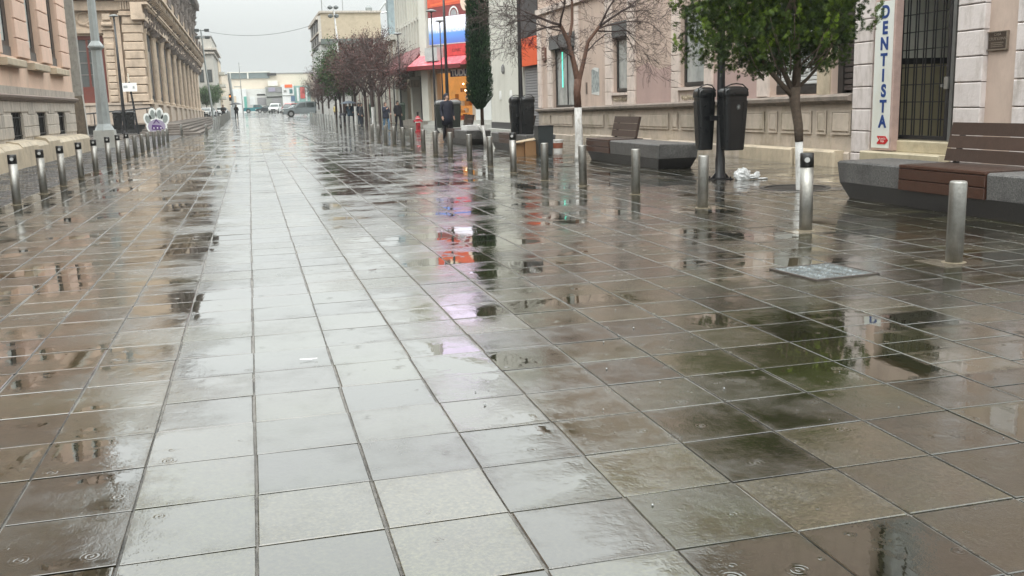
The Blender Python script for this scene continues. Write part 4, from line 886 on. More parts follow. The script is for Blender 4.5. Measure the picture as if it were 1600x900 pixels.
part('faded_wall_patch', dp, bR, lambda m: m.prism(FR, [(27.62, 1.24), (27.62, 2.3), (26.8, 2.42), (26., 2.2), (25.02, 2.28), (25.02, 1.25)], .0, .005))
part('faded_wall_patch', dp, bR, lambda m: m.prism(FR, [(22.56, 1.28), (22.56, 2.0), (21.6, 2.05), (20.9, 1.9), (20.32, 1.95), (20.32, 1.30)], .0, .005))
# ================================================================ orange shop + cream wall + recessed shop front
FO = Fr((11.25, 0), (0, 1), (-1, 0))
bo = thing('orange_shop', (11.25, 39.8, 0), 'narrow shopfront with grey roller shutter under an orange panel', 'shop')
part('body', GREYBOX, bo, lambda m: m.fbox(FO, 37.81, 40.5, -9, -.15, 0, 11.9)); part('fascia', ORANGE, bo, lambda m: (m.fbox(FO, 37.82, 40.4, -.1, .12, 2.86, 3.55), m.fbox(FO, 37.82, 40.4, -.1, .10, 3.57, 3.98)))
sh = part('roller_shutter', SHUT, bo, lambda m: [m.rbox(FO, 38.0, 40.3, -.14, -.06, .05+k*.11, .15+k*.11, .02) for k in range(25)])
part('shop_mark', M('dark_red_print', (.35, .03, .02), .5), bo, lambda m: (m.tube(FO.pt(38.3, .11, 3.64), FO.pt(39.0, .11, 3.93), .035, n=4), m.tube(FO.pt(39.0, .11, 3.64), FO.pt(38.3, .11, 3.93), .035, n=4), m.tube(FO.pt(39.5, .11, 3.66), FO.pt(39.5, .11, 3.9), .03, n=4)))
part('dark_panel', M('charcoal_panel', (.05, .045, .048), .5, .2, 3, .1), bo, lambda m: m.fbox(FO, 37.82, 40.4, -.1, .08, 4.0, 6.1)); part('upper_wall', WHITEP, bo, lambda m: m.fbox(FO, 37.82, 40.4, -.12, .02, 6.1, 11.9))
part('small_sign', WHITE, bo, lambda m: m.fbox(FO, 37.9, 39.2, .08, .2, 5.55, 5.75))
bc = thing('cream_building', (11.3, 44, 0), 'tall cream wall with white door panels beside the orange shop', 'building')
FC = Fr((11.3, 0), (0, 1), (-1, 0))
part('wall', WHITEP, bc, lambda m: m.fbox(FC, 40.5, 46.2, -9, .02, .52, 12.6)); part('dark_skirting', M('charcoal_skirting', (.05, .05, .052), .5, .2, 3, .1), bc, lambda m: m.fbox(FC, 40.5, 46.25, -8.9, .05, .22, .52)); part('base_step', CONC, bc, lambda m: m.fbox(FC, 40.5, 46.4, -8.9, .3, -.02, .22))
part('wall_lamp', M('grey_wall_lamp', (.2, .2, .2), .5), bc, lambda m: m.lathe(FC.pt(43.6, .08, 2.9), [(.03, -.22), (.09, -.1), (.08, .1), (.03, .2)], 8))
part('round_ornament', WHITE, bc, lambda m: [m.lathe(FC.pt(uu, .03, 1.75), [(.16, -.2), (.2, 0.), (.14, .2)], 8, sx=.25) for uu in (42.5, 44.4)])
A0 = (10.84, 59.9); FA = Fr(A0, (.515, -.857), (-.857, -.515))
bm = thing('ribbed_white_building', (10.84, 59.9, 0), 'white building with vertical fins, red awnings and a big coloured banner', 'building')
part('body', WHITEP, bm, lambda m: m.add([(10.9, 61, 3.3), (16.5, 54.2, 3.3), (22, 58, 3.3), (11.3, 74, 3.3), (10.9, 61, 14.8), (16.5, 54.2, 14.8), (22, 58, 14.8), (11.3, 74, 14.8)], BOXF))
part('shop_wall', M('beige_shop_wall', (.42, .34, .26), .7, .08, 3, .1), bm, lambda m: wallop(m, FA, -.25, 9, 0, 4.0, [(.55, 3.6, .45, 3.25)], .35, .0))
part('upper_face', WHITEP, bm, lambda m: m.fbox(FA, -.25, 9, -.5, .0, 4.0, 14.8))
part('corner_pilaster', WHITEP, bm, lambda m: m.fbox(FA, -.62, -.02, -.5, .22, .45, 14.9))
WARM = M('warm_glowing_shop_interior', (.6, .35, .12), .7, .3, 2, 0, emit=((1.0, .52, .16), .26))  # interior surfaces glow in place of the shop's lamplight
shp = part('shop_interior', WARM, bm, lambda m: (m.fbox(FA, .5, 3.7, -2.6, -2.5, .4, 3.4), m.quad(FA.pt(.54, -.35, .4), FA.pt(.54, -2.6, .4), FA.pt(.54, -2.6, 3.3), FA.pt(.54, -.35, 3.3)), m.quad(FA.pt(3.62, -.35, .4), FA.pt(3.62, -2.6, .4), FA.pt(3.62, -2.6, 3.3), FA.pt(3.62, -.35, 3.3)), m.quad(FA.pt(.5, -.3, 3.3), FA.pt(3.7, -.3, 3.3), FA.pt(3.7, -2.6, 3.3), FA.pt(.5, -2.6, 3.3)), m.quad(FA.pt(.5, -.3, .44), FA.pt(3.7, -.3, .44), FA.pt(3.7, -2.6, .44), FA.pt(.5, -2.6, .44))))
rs = random.Random(9)
GOODS = [M('goods_%s' % n, c, .5, .1) for n, c in (('amber', (.5, .22, .04)), ('yellow', (.65, .45, .08)), ('maroon', (.25, .05, .03)), ('brown', (.10, .05, .03)), ('white', (.7, .65, .55)))]
for i in range(60):
    uu = .7+rs.random()*2.6; zz = .45+rs.randrange(5)*.42; g_ = rs.choice(GOODS); dd = -2.4+rs.random()*1.2
    part('shop_goods', g_, shp, lambda m: m.rbox(FA, uu, uu+rs.uniform(.15, .4), dd-.2, dd, zz, zz+rs.uniform(.12, .36), .03))
part('menu_board', M('dark_menu_board', (.02, .018, .015), .4), shp, lambda m: [m.fbox(FA, 1.75, 2.35, -1.3, -1.27, 1.55+k*.22, 1.70+k*.22) for k in range(5)])
LBm = M('shop_lamp_glow', (1, .8, .5), .4, emit=((1, .75, .4), 9.))
for uu, zz, dd in ((2.0, 2.2, -1.), (2.9, 2.75, -1.2), (1.3, 2.6, -1.5), (3.1, 1.9, -.9)): part('lamp_bulb', LBm, shp, lambda m: m.lathe(FA.pt(uu, dd, zz), [(.01, -.05), (.05, 0), (.01, .05)], 8))
part('shop_sign', M('navy_fascia', (.015, .02, .07), .4), bm, lambda m: m.fbox(FA, 1.9, 3.5, .02, .10, 3.0, 3.42))
text_obj('TUDU', FA, 2.7, .105, 3.21, .52, WHITE, bm, bold=.02, ext=.01, name='shop_lettering')
part('doorstep', CONC, bm, lambda m: (m.fbox(FA, -.3, 9, -.3, .5, -.1, .22), m.fbox(FA, -.28, 9, -.3, .15, .22, .44)))
def awning(F, a, b, z0, z1, out, drop, mat, par, n0=.02, name='awning', end=True):
    def f(m):
        P = F.pt; vs = [P(a, n0, z1), P(b, n0, z1), P(b, n0+out, z0), P(a, n0+out, z0), P(b, n0+out, z0-drop), P(a, n0+out, z0-drop), P(a, n0, z0), P(b, n0, z0)]
        fs = [(0, 1, 2, 3), (3, 2, 4, 5), (5, 4, 7, 6)] + [(0, 3, 5, 6), (1, 7, 4, 2)]
        m.add(vs, fs)
    return part(name, mat, par, f)
awning(FA, -.75, 3.9, 3.68, 4.45, 1.15, .04, REDAWN, bm); part('awning_valance', DRED, bm, lambda m: m.fbox(FA, -.77, 3.92, 1.14, 1.18, 3.46, 3.70))
FM = Fr((10.84, 0), (0, 1), (-1, 0))
awning(FM, 60.5, 73.4, 3.62, 5.05, 1.3, .12, DRED, bm, name='long_awning')
part('grey_box_sign', M('pale_grey_box', (.48, .49, .48), .5), bm, lambda m: m.fbox(FA, .65, 1.75, .03, .95, 3.95, 4.72))
rsn = part('red_sign', M('red_sign_face', (.62, .06, .06), .45, .25, 5, .1), bm, lambda m: m.fbox(FA, 1.78, 3.9, .03, .45, 4.2, 4.85)); text_obj('CLINIC', FA, 2.9, .455, 4.5, .24, M('dark_lettering', (.12, .03, .03), .5), rsn, ext=.004)
part('red_box_sign', M('red_box_face', (.45, .05, .04), .5, .2), bm, lambda m: m.fbox(FA, 4.0, 4.45, .03, .3, 3.55, 4.85)); part('white_door_panel', M('white_door_panel', (.66, .68, .66), .5, .04), bm, lambda m: m.fbox(FA, 4.0, 5.3, .02, .12, .45, 3.5))
part('door_slot', M('grey_slot', (.25, .25, .25), .5), bm, lambda m: m.fbox(FA, 4.5, 4.62, .12, .15, 1.5, 2.2)); part('cream_box', WHITEP, bm, lambda m: m.fbox(FA, 4.5, 4.95, .03, .3, 4.2, 4.9))
# banner and poster: flat prints with an added glow to brighten them
bn = thing('blue_banner', (12, 57.9, 5), 'wide banner fading from white to blue across the ribbed building', 'banner')
def grad_mat():
    m = bpy.data.materials.new('white_to_blue_print'); m.use_nodes = True; t = m.node_tree; N = t.nodes; L = t.links; b = N['Principled BSDF']
    g = N.new('ShaderNodeNewGeometry'); s = N.new('ShaderNodeSeparateXYZ'); L.new(g.outputs['Position'], s.inputs[0]); r = N.new('ShaderNodeMapRange'); r.inputs[1].default_value = 4.95; r.inputs[2].default_value = 6.5; L.new(s.outputs[2], r.inputs[0])
    c = N.new('ShaderNodeValToRGB'); L.new(r.outputs[0], c.inputs[0]); e = c.color_ramp.elements; e[0].color = (.09, .15, .46, 1); e[1].color = (.86, .83, .92, 1); e[1].position = 1.
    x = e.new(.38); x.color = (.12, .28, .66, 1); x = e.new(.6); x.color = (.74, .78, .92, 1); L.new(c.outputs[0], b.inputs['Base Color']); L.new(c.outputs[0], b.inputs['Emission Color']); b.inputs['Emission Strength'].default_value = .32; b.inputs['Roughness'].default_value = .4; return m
part('print', grad_mat(), bn, lambda m: m.fbox(FA, .18, 4.75, .08, .14, 4.95, 6.5)); text_obj('HOY TU CASA ES SU', FA, 2.5, .142, 5.72, .36, WHITE, bn, bold=.01, ext=.002, name='banner_text'); part('banner_edge', M('pale_edge', (.6, .6, .6), .4, metal=.3), bn, lambda m: m.fbox(FA, .1, 4.8, .08, .15, 4.90, 4.95))
po = thing('red_poster', (12, 57.9, 6.5), 'large red and orange poster with a wheel arch and a pale face above the banner', 'poster')
RP = M('poster_red', (.62, .10, .05), .45, .2, 1.2, 0, emit=((.62, .10, .05), .1)); RP2 = M('poster_orange', (.80, .15, .06), .45, .1, 2, 0, emit=((.8, .15, .06), .12)); RP3 = M('poster_maroon', (.24, .05, .05), .45, .2, 2, 0); SKN = M('poster_skin', (.78, .62, .50), .5, .06); PLV = M('poster_lilac', (.84, .74, .93), .5, .12, 1.5, 0, emit=((.84, .72, .95), .55)); PGY = M('poster_charcoal', (.08, .085, .09), .5); PCR = M('poster_cream', (.78, .76, .58), .5)  # added glow: faint on red and orange, strong on lilac for its reflection
part('ground_print', RP3, po, lambda m: m.fbox(FA, .1, 4.75, .05, .09, 6.52, 8.3)); part('upper_print', PLV, po, lambda m: m.fbox(FA, .1, 4.75, .05, .09, 8.3, 14.4))
part('red_shape', RP, po, lambda m: (m.fbox(FA, .1, .65, .09, .10, 7.3, 8.9), m.prism(FA, [(.1, 7.1), (3.7, 7.15), (3.9, 8.15), (.6, 7.95), (.1, 7.9)], .09, .105))); part('orange_stripe', RP2, po, lambda m: (m.prism(FA, [(.4, 7.18), (3.6, 7.35), (3.6, 7.46), (.4, 7.28)], .106, .11), m.prism(FA, [(.6, 7.85), (3.9, 8.08), (3.9, 8.2), (.6, 7.97)], .106, .11)))
part('wheel_arch', WHITE, po, lambda m: [m.prism(FA, [(2.4+math.cos(a)*.42, 6.53+math.sin(a)*.52), (2.4+math.cos(a+.36)*.42, 6.53+math.sin(a+.36)*.52), (2.4+math.cos(a+.36)*.34, 6.53+math.sin(a+.36)*.42), (2.4+math.cos(a)*.34, 6.53+math.sin(a)*.42)], .106, .112) for a in [i*.349 for i in range(9)]]); part('wheel_disc', M('poster_grey', (.35, .35, .36), .5), po, lambda m: m.prism(FA, [(2.4+math.cos(a)*.27, 6.53+math.sin(a)*.33) for a in [math.pi*i/10 for i in range(11)]], .106, .112))
part('face_shape', SKN, po, lambda m: m.prism(FA, ell(3.35, 7.22, .34, .52, .12), .11, .118)); part('cream_shape', PCR, po, lambda m: m.prism(FA, [(1.25, 8.0), (1.2, 9.4), (2.2, 9.5), (1.95, 8.1)], .1, .105)); part('dark_shape', PGY, po, lambda m: (m.prism(FA, [(2.0, 8.12), (2.4, 9.6), (3.0, 9.6), (2.7, 8.17)], .1, .105), m.fbox(FA, 3.2, 3.9, .1, .105, 8.3, 9.4), m.prism(FA, ell(4.45, 7.2, .28, .7), .1, .105), m.fbox(FA, .7, 1.2, .1, .105, 8.0, 9.6)))
# street side: fins, band, columns
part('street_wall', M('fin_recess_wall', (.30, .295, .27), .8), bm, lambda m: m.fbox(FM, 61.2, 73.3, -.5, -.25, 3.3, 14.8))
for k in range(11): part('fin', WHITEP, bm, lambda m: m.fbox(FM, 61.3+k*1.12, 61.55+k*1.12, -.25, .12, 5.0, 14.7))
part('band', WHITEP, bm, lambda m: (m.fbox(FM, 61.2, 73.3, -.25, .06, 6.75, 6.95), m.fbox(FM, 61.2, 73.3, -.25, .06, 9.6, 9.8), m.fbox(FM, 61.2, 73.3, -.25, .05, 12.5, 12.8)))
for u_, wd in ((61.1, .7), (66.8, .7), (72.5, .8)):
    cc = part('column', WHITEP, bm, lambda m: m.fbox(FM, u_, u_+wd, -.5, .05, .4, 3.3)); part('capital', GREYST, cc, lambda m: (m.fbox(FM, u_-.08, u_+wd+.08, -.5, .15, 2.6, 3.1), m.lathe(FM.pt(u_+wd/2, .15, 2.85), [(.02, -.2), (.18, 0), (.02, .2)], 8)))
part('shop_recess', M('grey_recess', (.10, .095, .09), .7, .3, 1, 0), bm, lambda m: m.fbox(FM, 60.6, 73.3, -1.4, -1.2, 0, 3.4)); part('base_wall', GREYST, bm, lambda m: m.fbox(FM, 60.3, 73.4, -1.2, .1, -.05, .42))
for u_ in (63.0, 64.6, 69., 70.7): part('folded_shutter', SHUT, bm, lambda m: m.fbox(FM, u_, u_+1.2, -1.2, -.9, .42, 3.3))
# ================================================================ FAR BUILDINGS
def simple_building(name, x0, x1, y0, y1, z1, mat, label, front=(), side=None, zb=None, extra=None, roofm=None):
    zb = (zg(y0) if zb is None else zb); t = thing(name, ((x0+x1)/2, y0, zb), label, 'building')
    part('wall', mat, t, lambda m: m.box(x0, x1, y0, y1, zb-.3, z1))
    part('roof', roofm or M('grey_roof_edge', (.22, .21, .20), .8), t, lambda m: m.box(x0-.1, x1+.1, y0-.12, y1+.1, z1, z1+.25))
    FFt = Fr((x0, y0), (1, 0), (0, -1))
    for (a, b, c, d) in front:
        w = part('window', DARKFR, t, lambda m: m.fbox(FFt, a, b, .0, .06, c+zb, d+zb)); part('pane', GLASS, w, lambda m: m.fbox(FFt, a+.1, b-.1, .05, .075, c+.1+zb, d-.1+zb))
    if extra: extra(t, FFt, zb)
    return t
# low pilastered row beyond the ribbed building
lb = thing('pilastered_row', (10.9, 74, .1), 'low cream building with pilasters behind the dark street trees', 'building')
FW2 = Fr((10.9, 0), (0, 1), (-1, 0))
part('wall', CREAM, lb, lambda m: m.box(10.9, 20, 73.6, 108, 0, 6.2)); part('cornice', WHITEP, lb, lambda m: m.box(10.5, 20, 73.6, 108.2, 6.2, 6.6))
for k in range(14):
    part('pilaster', WHITEP, lb, lambda m: m.fbox(FW2, 74+k*2.45, 74.55+k*2.45, 0, .18, .1, 6.1))
    if k < 13: part('shop_opening', [DARKIN, MAROON, GREYBOX][k % 3], lb, lambda m: m.fbox(FW2, 74.75+k*2.45, 76.25+k*2.45, 0, .05, .15, 3.2))
# white lower house and tan walled building
def wh(t, F, zb):
    part('lean_roof', M('slate_grey_band', (.12, .14, .13), .6), t, lambda m: m.box(8.0, 14.5, 108.5, 109.3, 8.1, 8.65))
    part('diagonal_moulding', GREYST, t, lambda m: m.prism(F, [(.8, 3.5), (1.1, 3.5), (1.1, 5.3), (2.9, 6.9), (4.6, 6.9), (4.6, 7.2), (2.8, 7.2), (.8, 5.5)], 0, .2))
simple_building('white_house', 7.9, 14.5, 109.4, 122, 8.15, M('bright_white_render', (.66, .67, .66), .8, .1, 1., .1), 'white rendered house below the tan walled block', [(1.5, 2.4, 4.2, 5.8)], extra=wh)
tb = thing('tan_block', (11, 112, 0), 'tall tan block with a blank side wall and antennas on the roof', 'building')
part('wall', TAN, tb, lambda m: m.box(8.35, 14.9, 112, 126, 8.6, 12.9)); part('parapet', GREYST, tb, lambda m: (m.box(8.2, 15, 111.8, 126, 12.9, 13.1)))
part('street_face', M('pale_street_face', (.50, .47, .43), .8), tb, lambda m: m.box(8.05, 8.35, 112.05, 126, 3.5, 12.6))
part('facade_cornice', GREYST, tb, lambda m: (m.box(7.8, 8.3, 112.1, 126, 12.2, 12.55), m.box(7.9, 8.2, 112.1, 126, 10.7, 10.9), m.box(7.9, 8.2, 112.1, 126, 9., 9.2)))
for k in range(3):
    for zz in (7.4, 9.4, 11.0): part('window', DARKFR, tb, lambda m: m.box(7.98, 8.06, 113.5+k*4, 115.6+k*4, zz, zz+1.15))
part('antenna', STEEL_D, tb, lambda m: (m.tube((8.7, 114, 12.9), (8.7, 114, 17.5), .05, n=5), m.tube((11, 114, 12.9), (11, 114, 15.4), .04, n=5), m.tube((8.7, 114, 14.2), (9.6, 114, 13.1), .015, n=4)))
part('water_tank', M('grey_tank', (.25, .27, .27), .6), tb, lambda m: m.lathe((13.9, 114, 13.1), [(.35, 0), (.38, .5), (.2, .75)], 12))
def fram(m):
    for a, b in (((14.6, 12.8), (15.6, 14.0)), ((15.6, 14.0), (17.0, 14.3)), ((17.0, 14.3), (17.0, 11.6)), ((14.6, 12.8), (15.1, 11)), ((15.6, 14), (15.9, 11.6)), ((15.1, 12.9), (17., 13.2)), ((16.2, 14.1), (16.3, 11.3))): m.tube((a[0], 112.3, a[1]), (b[0], 112.3, b[1]), .09, n=5)
part('roof_frame', STEEL_D, tb, fram)
rt_ = thing('roof_tower', (12.4, 85, 6), 'blue-grey tower post rising above the bare trees beside the ribbed building', 'tower')
part('tower_shaft', M('blue_grey_cladding', (.22, .27, .29), .7, .3, 2, .3), rt_, lambda m: m.box(11.95, 12.85, 84.6, 85.6, 6.2, 12.6)); part('tower_cap', M('dark_green_net', (.03, .06, .04), .8), rt_, lambda m: m.box(12.7, 13.2, 84.7, 85.5, 7.2, 12.2))
# left side far row
def bal(t, F, zb):
    for k in range(3): part('balcony', WHITEP, t, lambda m: m.box(-7.6, -6.2, 190, 197, zb+3.2+k*2.5, zb+3.7+k*2.5))
simple_building('pale_corner_house', -12, -5.1, 170, 196, 13.2, M('pale_stone_far', (.45, .43, .39), .8, .12, .7, .1), 'pale four-storey house with a heavy cornice beyond the palace', [(4.6, 5.3, 2., 3.8), (4.6, 5.3, 5.5, 7.5), (5.9, 6.6, 2., 3.8), (5.9, 6.6, 5.5, 7.5)], extra=lambda t, F, zb: (part('cornice', GREYST, t, lambda m: (m.box(-12.5, -4.4, 169.4, 197, 11.2, 11.5), m.box(-12.3, -4.8, 169.6, 197, 10.6, 10.9)))))
simple_building('balcony_house', -8.0, -5.0, 197.5, 215, 11.0, CREAM, 'cream house with stacked balconies next to the pale corner house', [], extra=lambda t, F, zb: [part('balcony', WHITEP, t, lambda m: (m.box(-5.2, -4.0, 198, 202, 3.6+k*2.3, 4.1+k*2.3), m.box(-5.1, -4.1, 202.6, 207, 3.6+k*2.3, 4.1+k*2.3))) for k in range(3)])
FARY = 245.
def px_(px): return (px-389)/1520*FARY
def pz_(py, px=420): return 1.4+((172-.0287*(px-389))-py)/1520*FARY
fr1 = [(px_(370)-px_(355)+i*3.4, px_(370)-px_(355)+i*3.4+1.2, 5.2, 6.2) for i in range(4)]
simple_building('long_cream_building', px_(352), px_(486), FARY, FARY+20, pz_(119, 440), M('far_peach_wall', (.52, .46, .38), .85, .06, .5, 0), 'long peach building closing the end of the street', [])
rfb = thing('glazed_roof_storey', (px_(410), FARY, 9.6), 'grey glazed top storey above the long peach building', 'building')
part('storey', M('grey_glazing', (.14, .17, .17), .3), rfb, lambda m: m.box(px_(366), px_(422), FARY-.3, FARY+8, pz_(126, 400), pz_(117.6, 400))); part('white_edges', WHITEP, rfb, lambda m: (m.box(px_(362), px_(424), FARY-.5, FARY+8, pz_(117.6, 400), pz_(116.3, 400)), m.box(px_(390), px_(392), FARY-.5, FARY, pz_(126, 400), pz_(117, 400)), m.box(px_(419), px_(433), FARY-.6, FARY, pz_(137, 420), pz_(129, 420)), m.box(px_(362), px_(367), FARY-.5, FARY, pz_(126, 400), pz_(117.6, 400)))); part('vent', DARKFR, rfb, lambda m: m.box(px_(419), px_(432), FARY-.7, FARY-.3, pz_(122, 420), pz_(118, 420)))
def farshop(x0, x1, top, mat, label, y, openings, sign=None):
    a, b = (x0-389)/1520*y, (x1-389)/1520*y; z1 = 1.4+((172-.0287*((x0+x1)/2-389))-top)/1520*y
    t = thing('far_shop', ((a+b)/2, y, .8), label, 'shop'); part('wall', mat, t, lambda m: m.box(a, b, y, y+10, .5, z1))
    F = Fr((a, y), (1, 0), (0, -1))
    for (u0, u1, p0, p1, mm) in openings:
        za = 1.4+(171-p1)/1520*y; zb_ = 1.4+(171-p0)/1520*y
        part('shop_opening', mm, t, lambda m: m.box((u0-389)/1520*y, (u1-389)/1520*y, y-.12, y, za, zb_))
    return t
GW2 = M('far_white_wall', (.66, .67, .66), .8, .06, .4, 0); GG = M('far_grey_wall', (.26, .27, .25), .8, .2, .4, 0)
farshop(364, 387, 141, GW2, 'white shop with a green door at the far end of the street', 236, [(383, 387, 151, 168, M('sea_green_door', (.12, .36, .30), .6)), (370, 381, 136, 137.5, GG), (366, 372, 150, 168, CREAM)])
farshop(387, 415, 141, M('far_offwhite', (.60, .60, .57), .8), 'low off-white shop with a dark sign and grey shutter far away', 237, [(402, 414, 148, 150, DARKIN), (402, 416, 153, 164, SHUT), (391, 399, 152, 164, GW2)])
farshop(415, 439, 138, GG, 'grey two-storey shop between the white ones far away', 236, [(419, 429, 139, 145, M('lilac_sign', (.30, .28, .36), .6)), (430, 438, 140, 146, SHUT), (416, 438, 152, 153.5, DARKIN), (424, 436, 155, 164, SHUT)])
farshop(439, 456, 134, GW2, 'white shop with a red lit sign at the far end', 235, [(443, 454, 135, 139.5, M('red_lit_sign', (.45, .07, .02), .5, emit=((.9, .2, .05), .35))), (449.5, 454, 142, 148, M('teal_window', (.05, .14, .14), .4)), (441, 445, 143, 146, GG), (451, 457, 152, 160, M('blue_door', (.08, .14, .22), .5)), (439, 456, 150.5, 151.5, GG)])
farshop(456, 480, 136, M('far_teal_wall', (.22, .36, .33), .8), 'faded green shop with a tall red door far away', 236, [(465, 472, 139, 156, M('far_red_door', (.42, .07, .06), .6)), (460, 463, 140, 160, GW2), (473, 475, 139, 160, GW2)])
# ================================================================ TREES
def leafmat(): pass
def branch_rec(m, tips, p, d, ln, r, depth, rg, spread=.5, up=.12, nk=(2, 3), zmin=0, minr=.003):
    pts = [Vector(p)]; rads = [r]; n = 4 if depth > 2 else 3
    for i in range(n):
        d = (d+Vector((rg.gauss(0, .16), rg.gauss(0, .16), rg.gauss(0, .14)+up*.35))).normalized()
        pts.append(pts[-1]+d*ln/n); rads.append(max(r*(1-.38*(i+1)/n), minr))
    m.path(pts, rads, 7 if r > .03 else (4 if r > .008 else 3), cap=False)
    if depth == 0: tips.append((pts[-1], d)); return
    for k in range(rg.randint(*nk)):
        a = d.orthogonal().normalized(); a.rotate(Matrix.Rotation(rg.random()*2*math.pi, 3, d)); nd = (d+a*rg.uniform(spread*.6, spread*1.4)+Vector((0, 0, up))).normalized()
        q = pts[rg.randint(max(1, n-2), n)]
        branch_rec(m, tips, q, nd, ln*rg.uniform(.62, .86), rads[-1]*rg.uniform(.62, .8), depth-1, rg, spread, up, nk, zmin, minr)
    if depth > 1:
        for k in range(2):
            a = d.orthogonal().normalized(); a.rotate(Matrix.Rotation(rg.random()*2*math.pi, 3, d)); q = pts[rg.randint(1, n)]
            branch_rec(m, tips, q, (d*.4+a).normalized(), ln*.5, rads[-1]*.4, max(depth-2, 0), rg, spread, up, nk, zmin, minr)
def leaf_quad(m, p, d, l, w, tone, rg):
    s = d.orthogonal().normalized(); s.rotate(Matrix.Rotation(rg.random()*6.28, 3, d.normalized())); d = d.normalized()
    m.add([p, p+d*l*.5+s*w, p+d*l, p+d*l*.5-s*w], [(0, 1, 2, 3)], tone)
BUDS = attr_mat('reddish_buds', (.045, .022, .018), (.15, .065, .058)); GRN = attr_mat('broadleaf_green', (.018, .045, .018), (.07, .13, .03))
CYP = attr_mat('dark_cypress', (.010, .030, .014), (.045, .10, .036), .6, .3); THU = attr_mat('thuja_sprays', (.007, .020, .006), (.21, .32, .03), .5, .3)
# --- bare tree beside the street (white-painted trunk)
def bare_tree_near():
    x, y = 7.57, 22.33; t = thing('bare_tree', (x, y, 0), 'bare spreading tree with a white-painted trunk and fine dark twigs', 'tree'); rg = random.Random(21)
    part('painted_trunk', LIME, t, lambda m: m.path([(x-.0, y, -.02), (x, y, .1), (x, y, .6), (x-.01, y, 1.24)], [.125, .10, .092, .088], 12), smooth=True)
    m = MB(); m.path([(x-.01, y, 1.24), (x-.03, y, 1.6), (x+.0, y, 1.9)], [.088, .085, .09], 12); m.path([(x+.0, y, 1.85), (x-.10, y, 2.3), (x-.22, y+.05, 2.8), (x-.42, y, 3.15)], [.08, .062, .055, .045], 9, cap=False)
    m.path([(x+.02, y, 1.85), (x+.14, y-.02, 2.3), (x+.26, y, 2.75), (x+.52, y-.1, 3.1)], [.062, .05, .045, .038], 9, cap=False); m.path([(x-.2, y+.05, 2.75), (x-.06, y+.2, 3.2), (x-.05, y+.2, 3.7)], [.045, .035, .03], 8, cap=False)
    m.build('trunk', M('reddish_bark', (.13, .065, .042), .65, .3, 18, .7), t, smooth=True)
    m = MB(); tips = []
    starts = [((-.42, 0, 3.15), (-1, 0, .35), .95, .034), ((-.38, 0, 3.1), (-.8, .5, .1), .9, .028), ((-.42, 0, 3.1), (-.5, -.6, .7), .9, .03), ((.52, -.1, 3.1), (1, .1, .45), 1.05, .034), ((.5, -.1, 3.05), (.9, -.5, .15), .95, .028), ((.4, 0, 2.95), (.6, .7, .4), .9, .026), ((-.05, .2, 3.7), (.3, .2, 1), .8, .026), ((-.05, .2, 3.7), (-.5, -.2, .8), .85, .026), ((-.12, 0, 2.4), (-.9, -.2, .5), .8, .02), ((.2, 0, 2.5), (.9, .2, .55), .8, .02), ((.52, -.1, 3.1), (.3, -.4, .9), .9, .026), ((-.3, 0, 3.), (-1, .1, -.05), 1.1, .024), ((.5, 0, 3.), (1, 0, .0), 1.2, .024)]
    for (px, py, pz), d, ln, r in starts: branch_rec(m, tips, (x+px, y+py, pz), Vector(d).normalized(), ln*.92, r, 5, rg, .62, .02, (2, 3), minr=.0034)
    m.build('crown_twigs', TWIG, t); m = MB()
    for p, d in tips:
        for k in range(2 if p.z > 3.6 else 0): leaf_quad(m, p-d*rg.random()*.12, Vector((rg.gauss(0, 1), rg.gauss(0, 1), rg.gauss(0, 1))), .035, .010, rg.random(), rg)
    m.build('crown', BUDS, t, fix=False); return len(tips)
print('tips', bare_tree_near())
# --- clipped green tree (fine upright sprays)
def spray(m, p, d, size, rg, tone):
    # a small fan of scale-leaf sprays
    d = d.normalized(); s = d.orthogonal().normalized(); s.rotate(Matrix.Rotation(rg.random()*6.28, 3, d)); n = d.cross(s)
    for k in range(7):
        a = (k-3)*.26+rg.gauss(0, .08); dd = (d*math.cos(a)+s*math.sin(a)+n*rg.gauss(0, .18)).normalized(); l = size*(1-.09*abs(k-3))*rg.uniform(.8, 1.15); q = p+dd*size*.1
        w = dd.cross(n).normalized()*l*.065
        m.add([q, q+dd*l*.45+w, q+dd*l, q+dd*l*.45-w], [(0, 1, 2, 3)], min(1, max(0, tone+rg.gauss(0, .08))))
        for sg in (-1, 1):
            e = q+dd*l*.4; d3 = (dd+w.normalized()*sg*.9).normalized(); w3 = d3.cross(n).normalized()*l*.045
            m.add([e, e+d3*l*.22+w3, e+d3*l*.45, e+d3*l*.22-w3], [(0, 1, 2, 3)], min(1, max(0, tone+.08+rg.gauss(0, .08))))
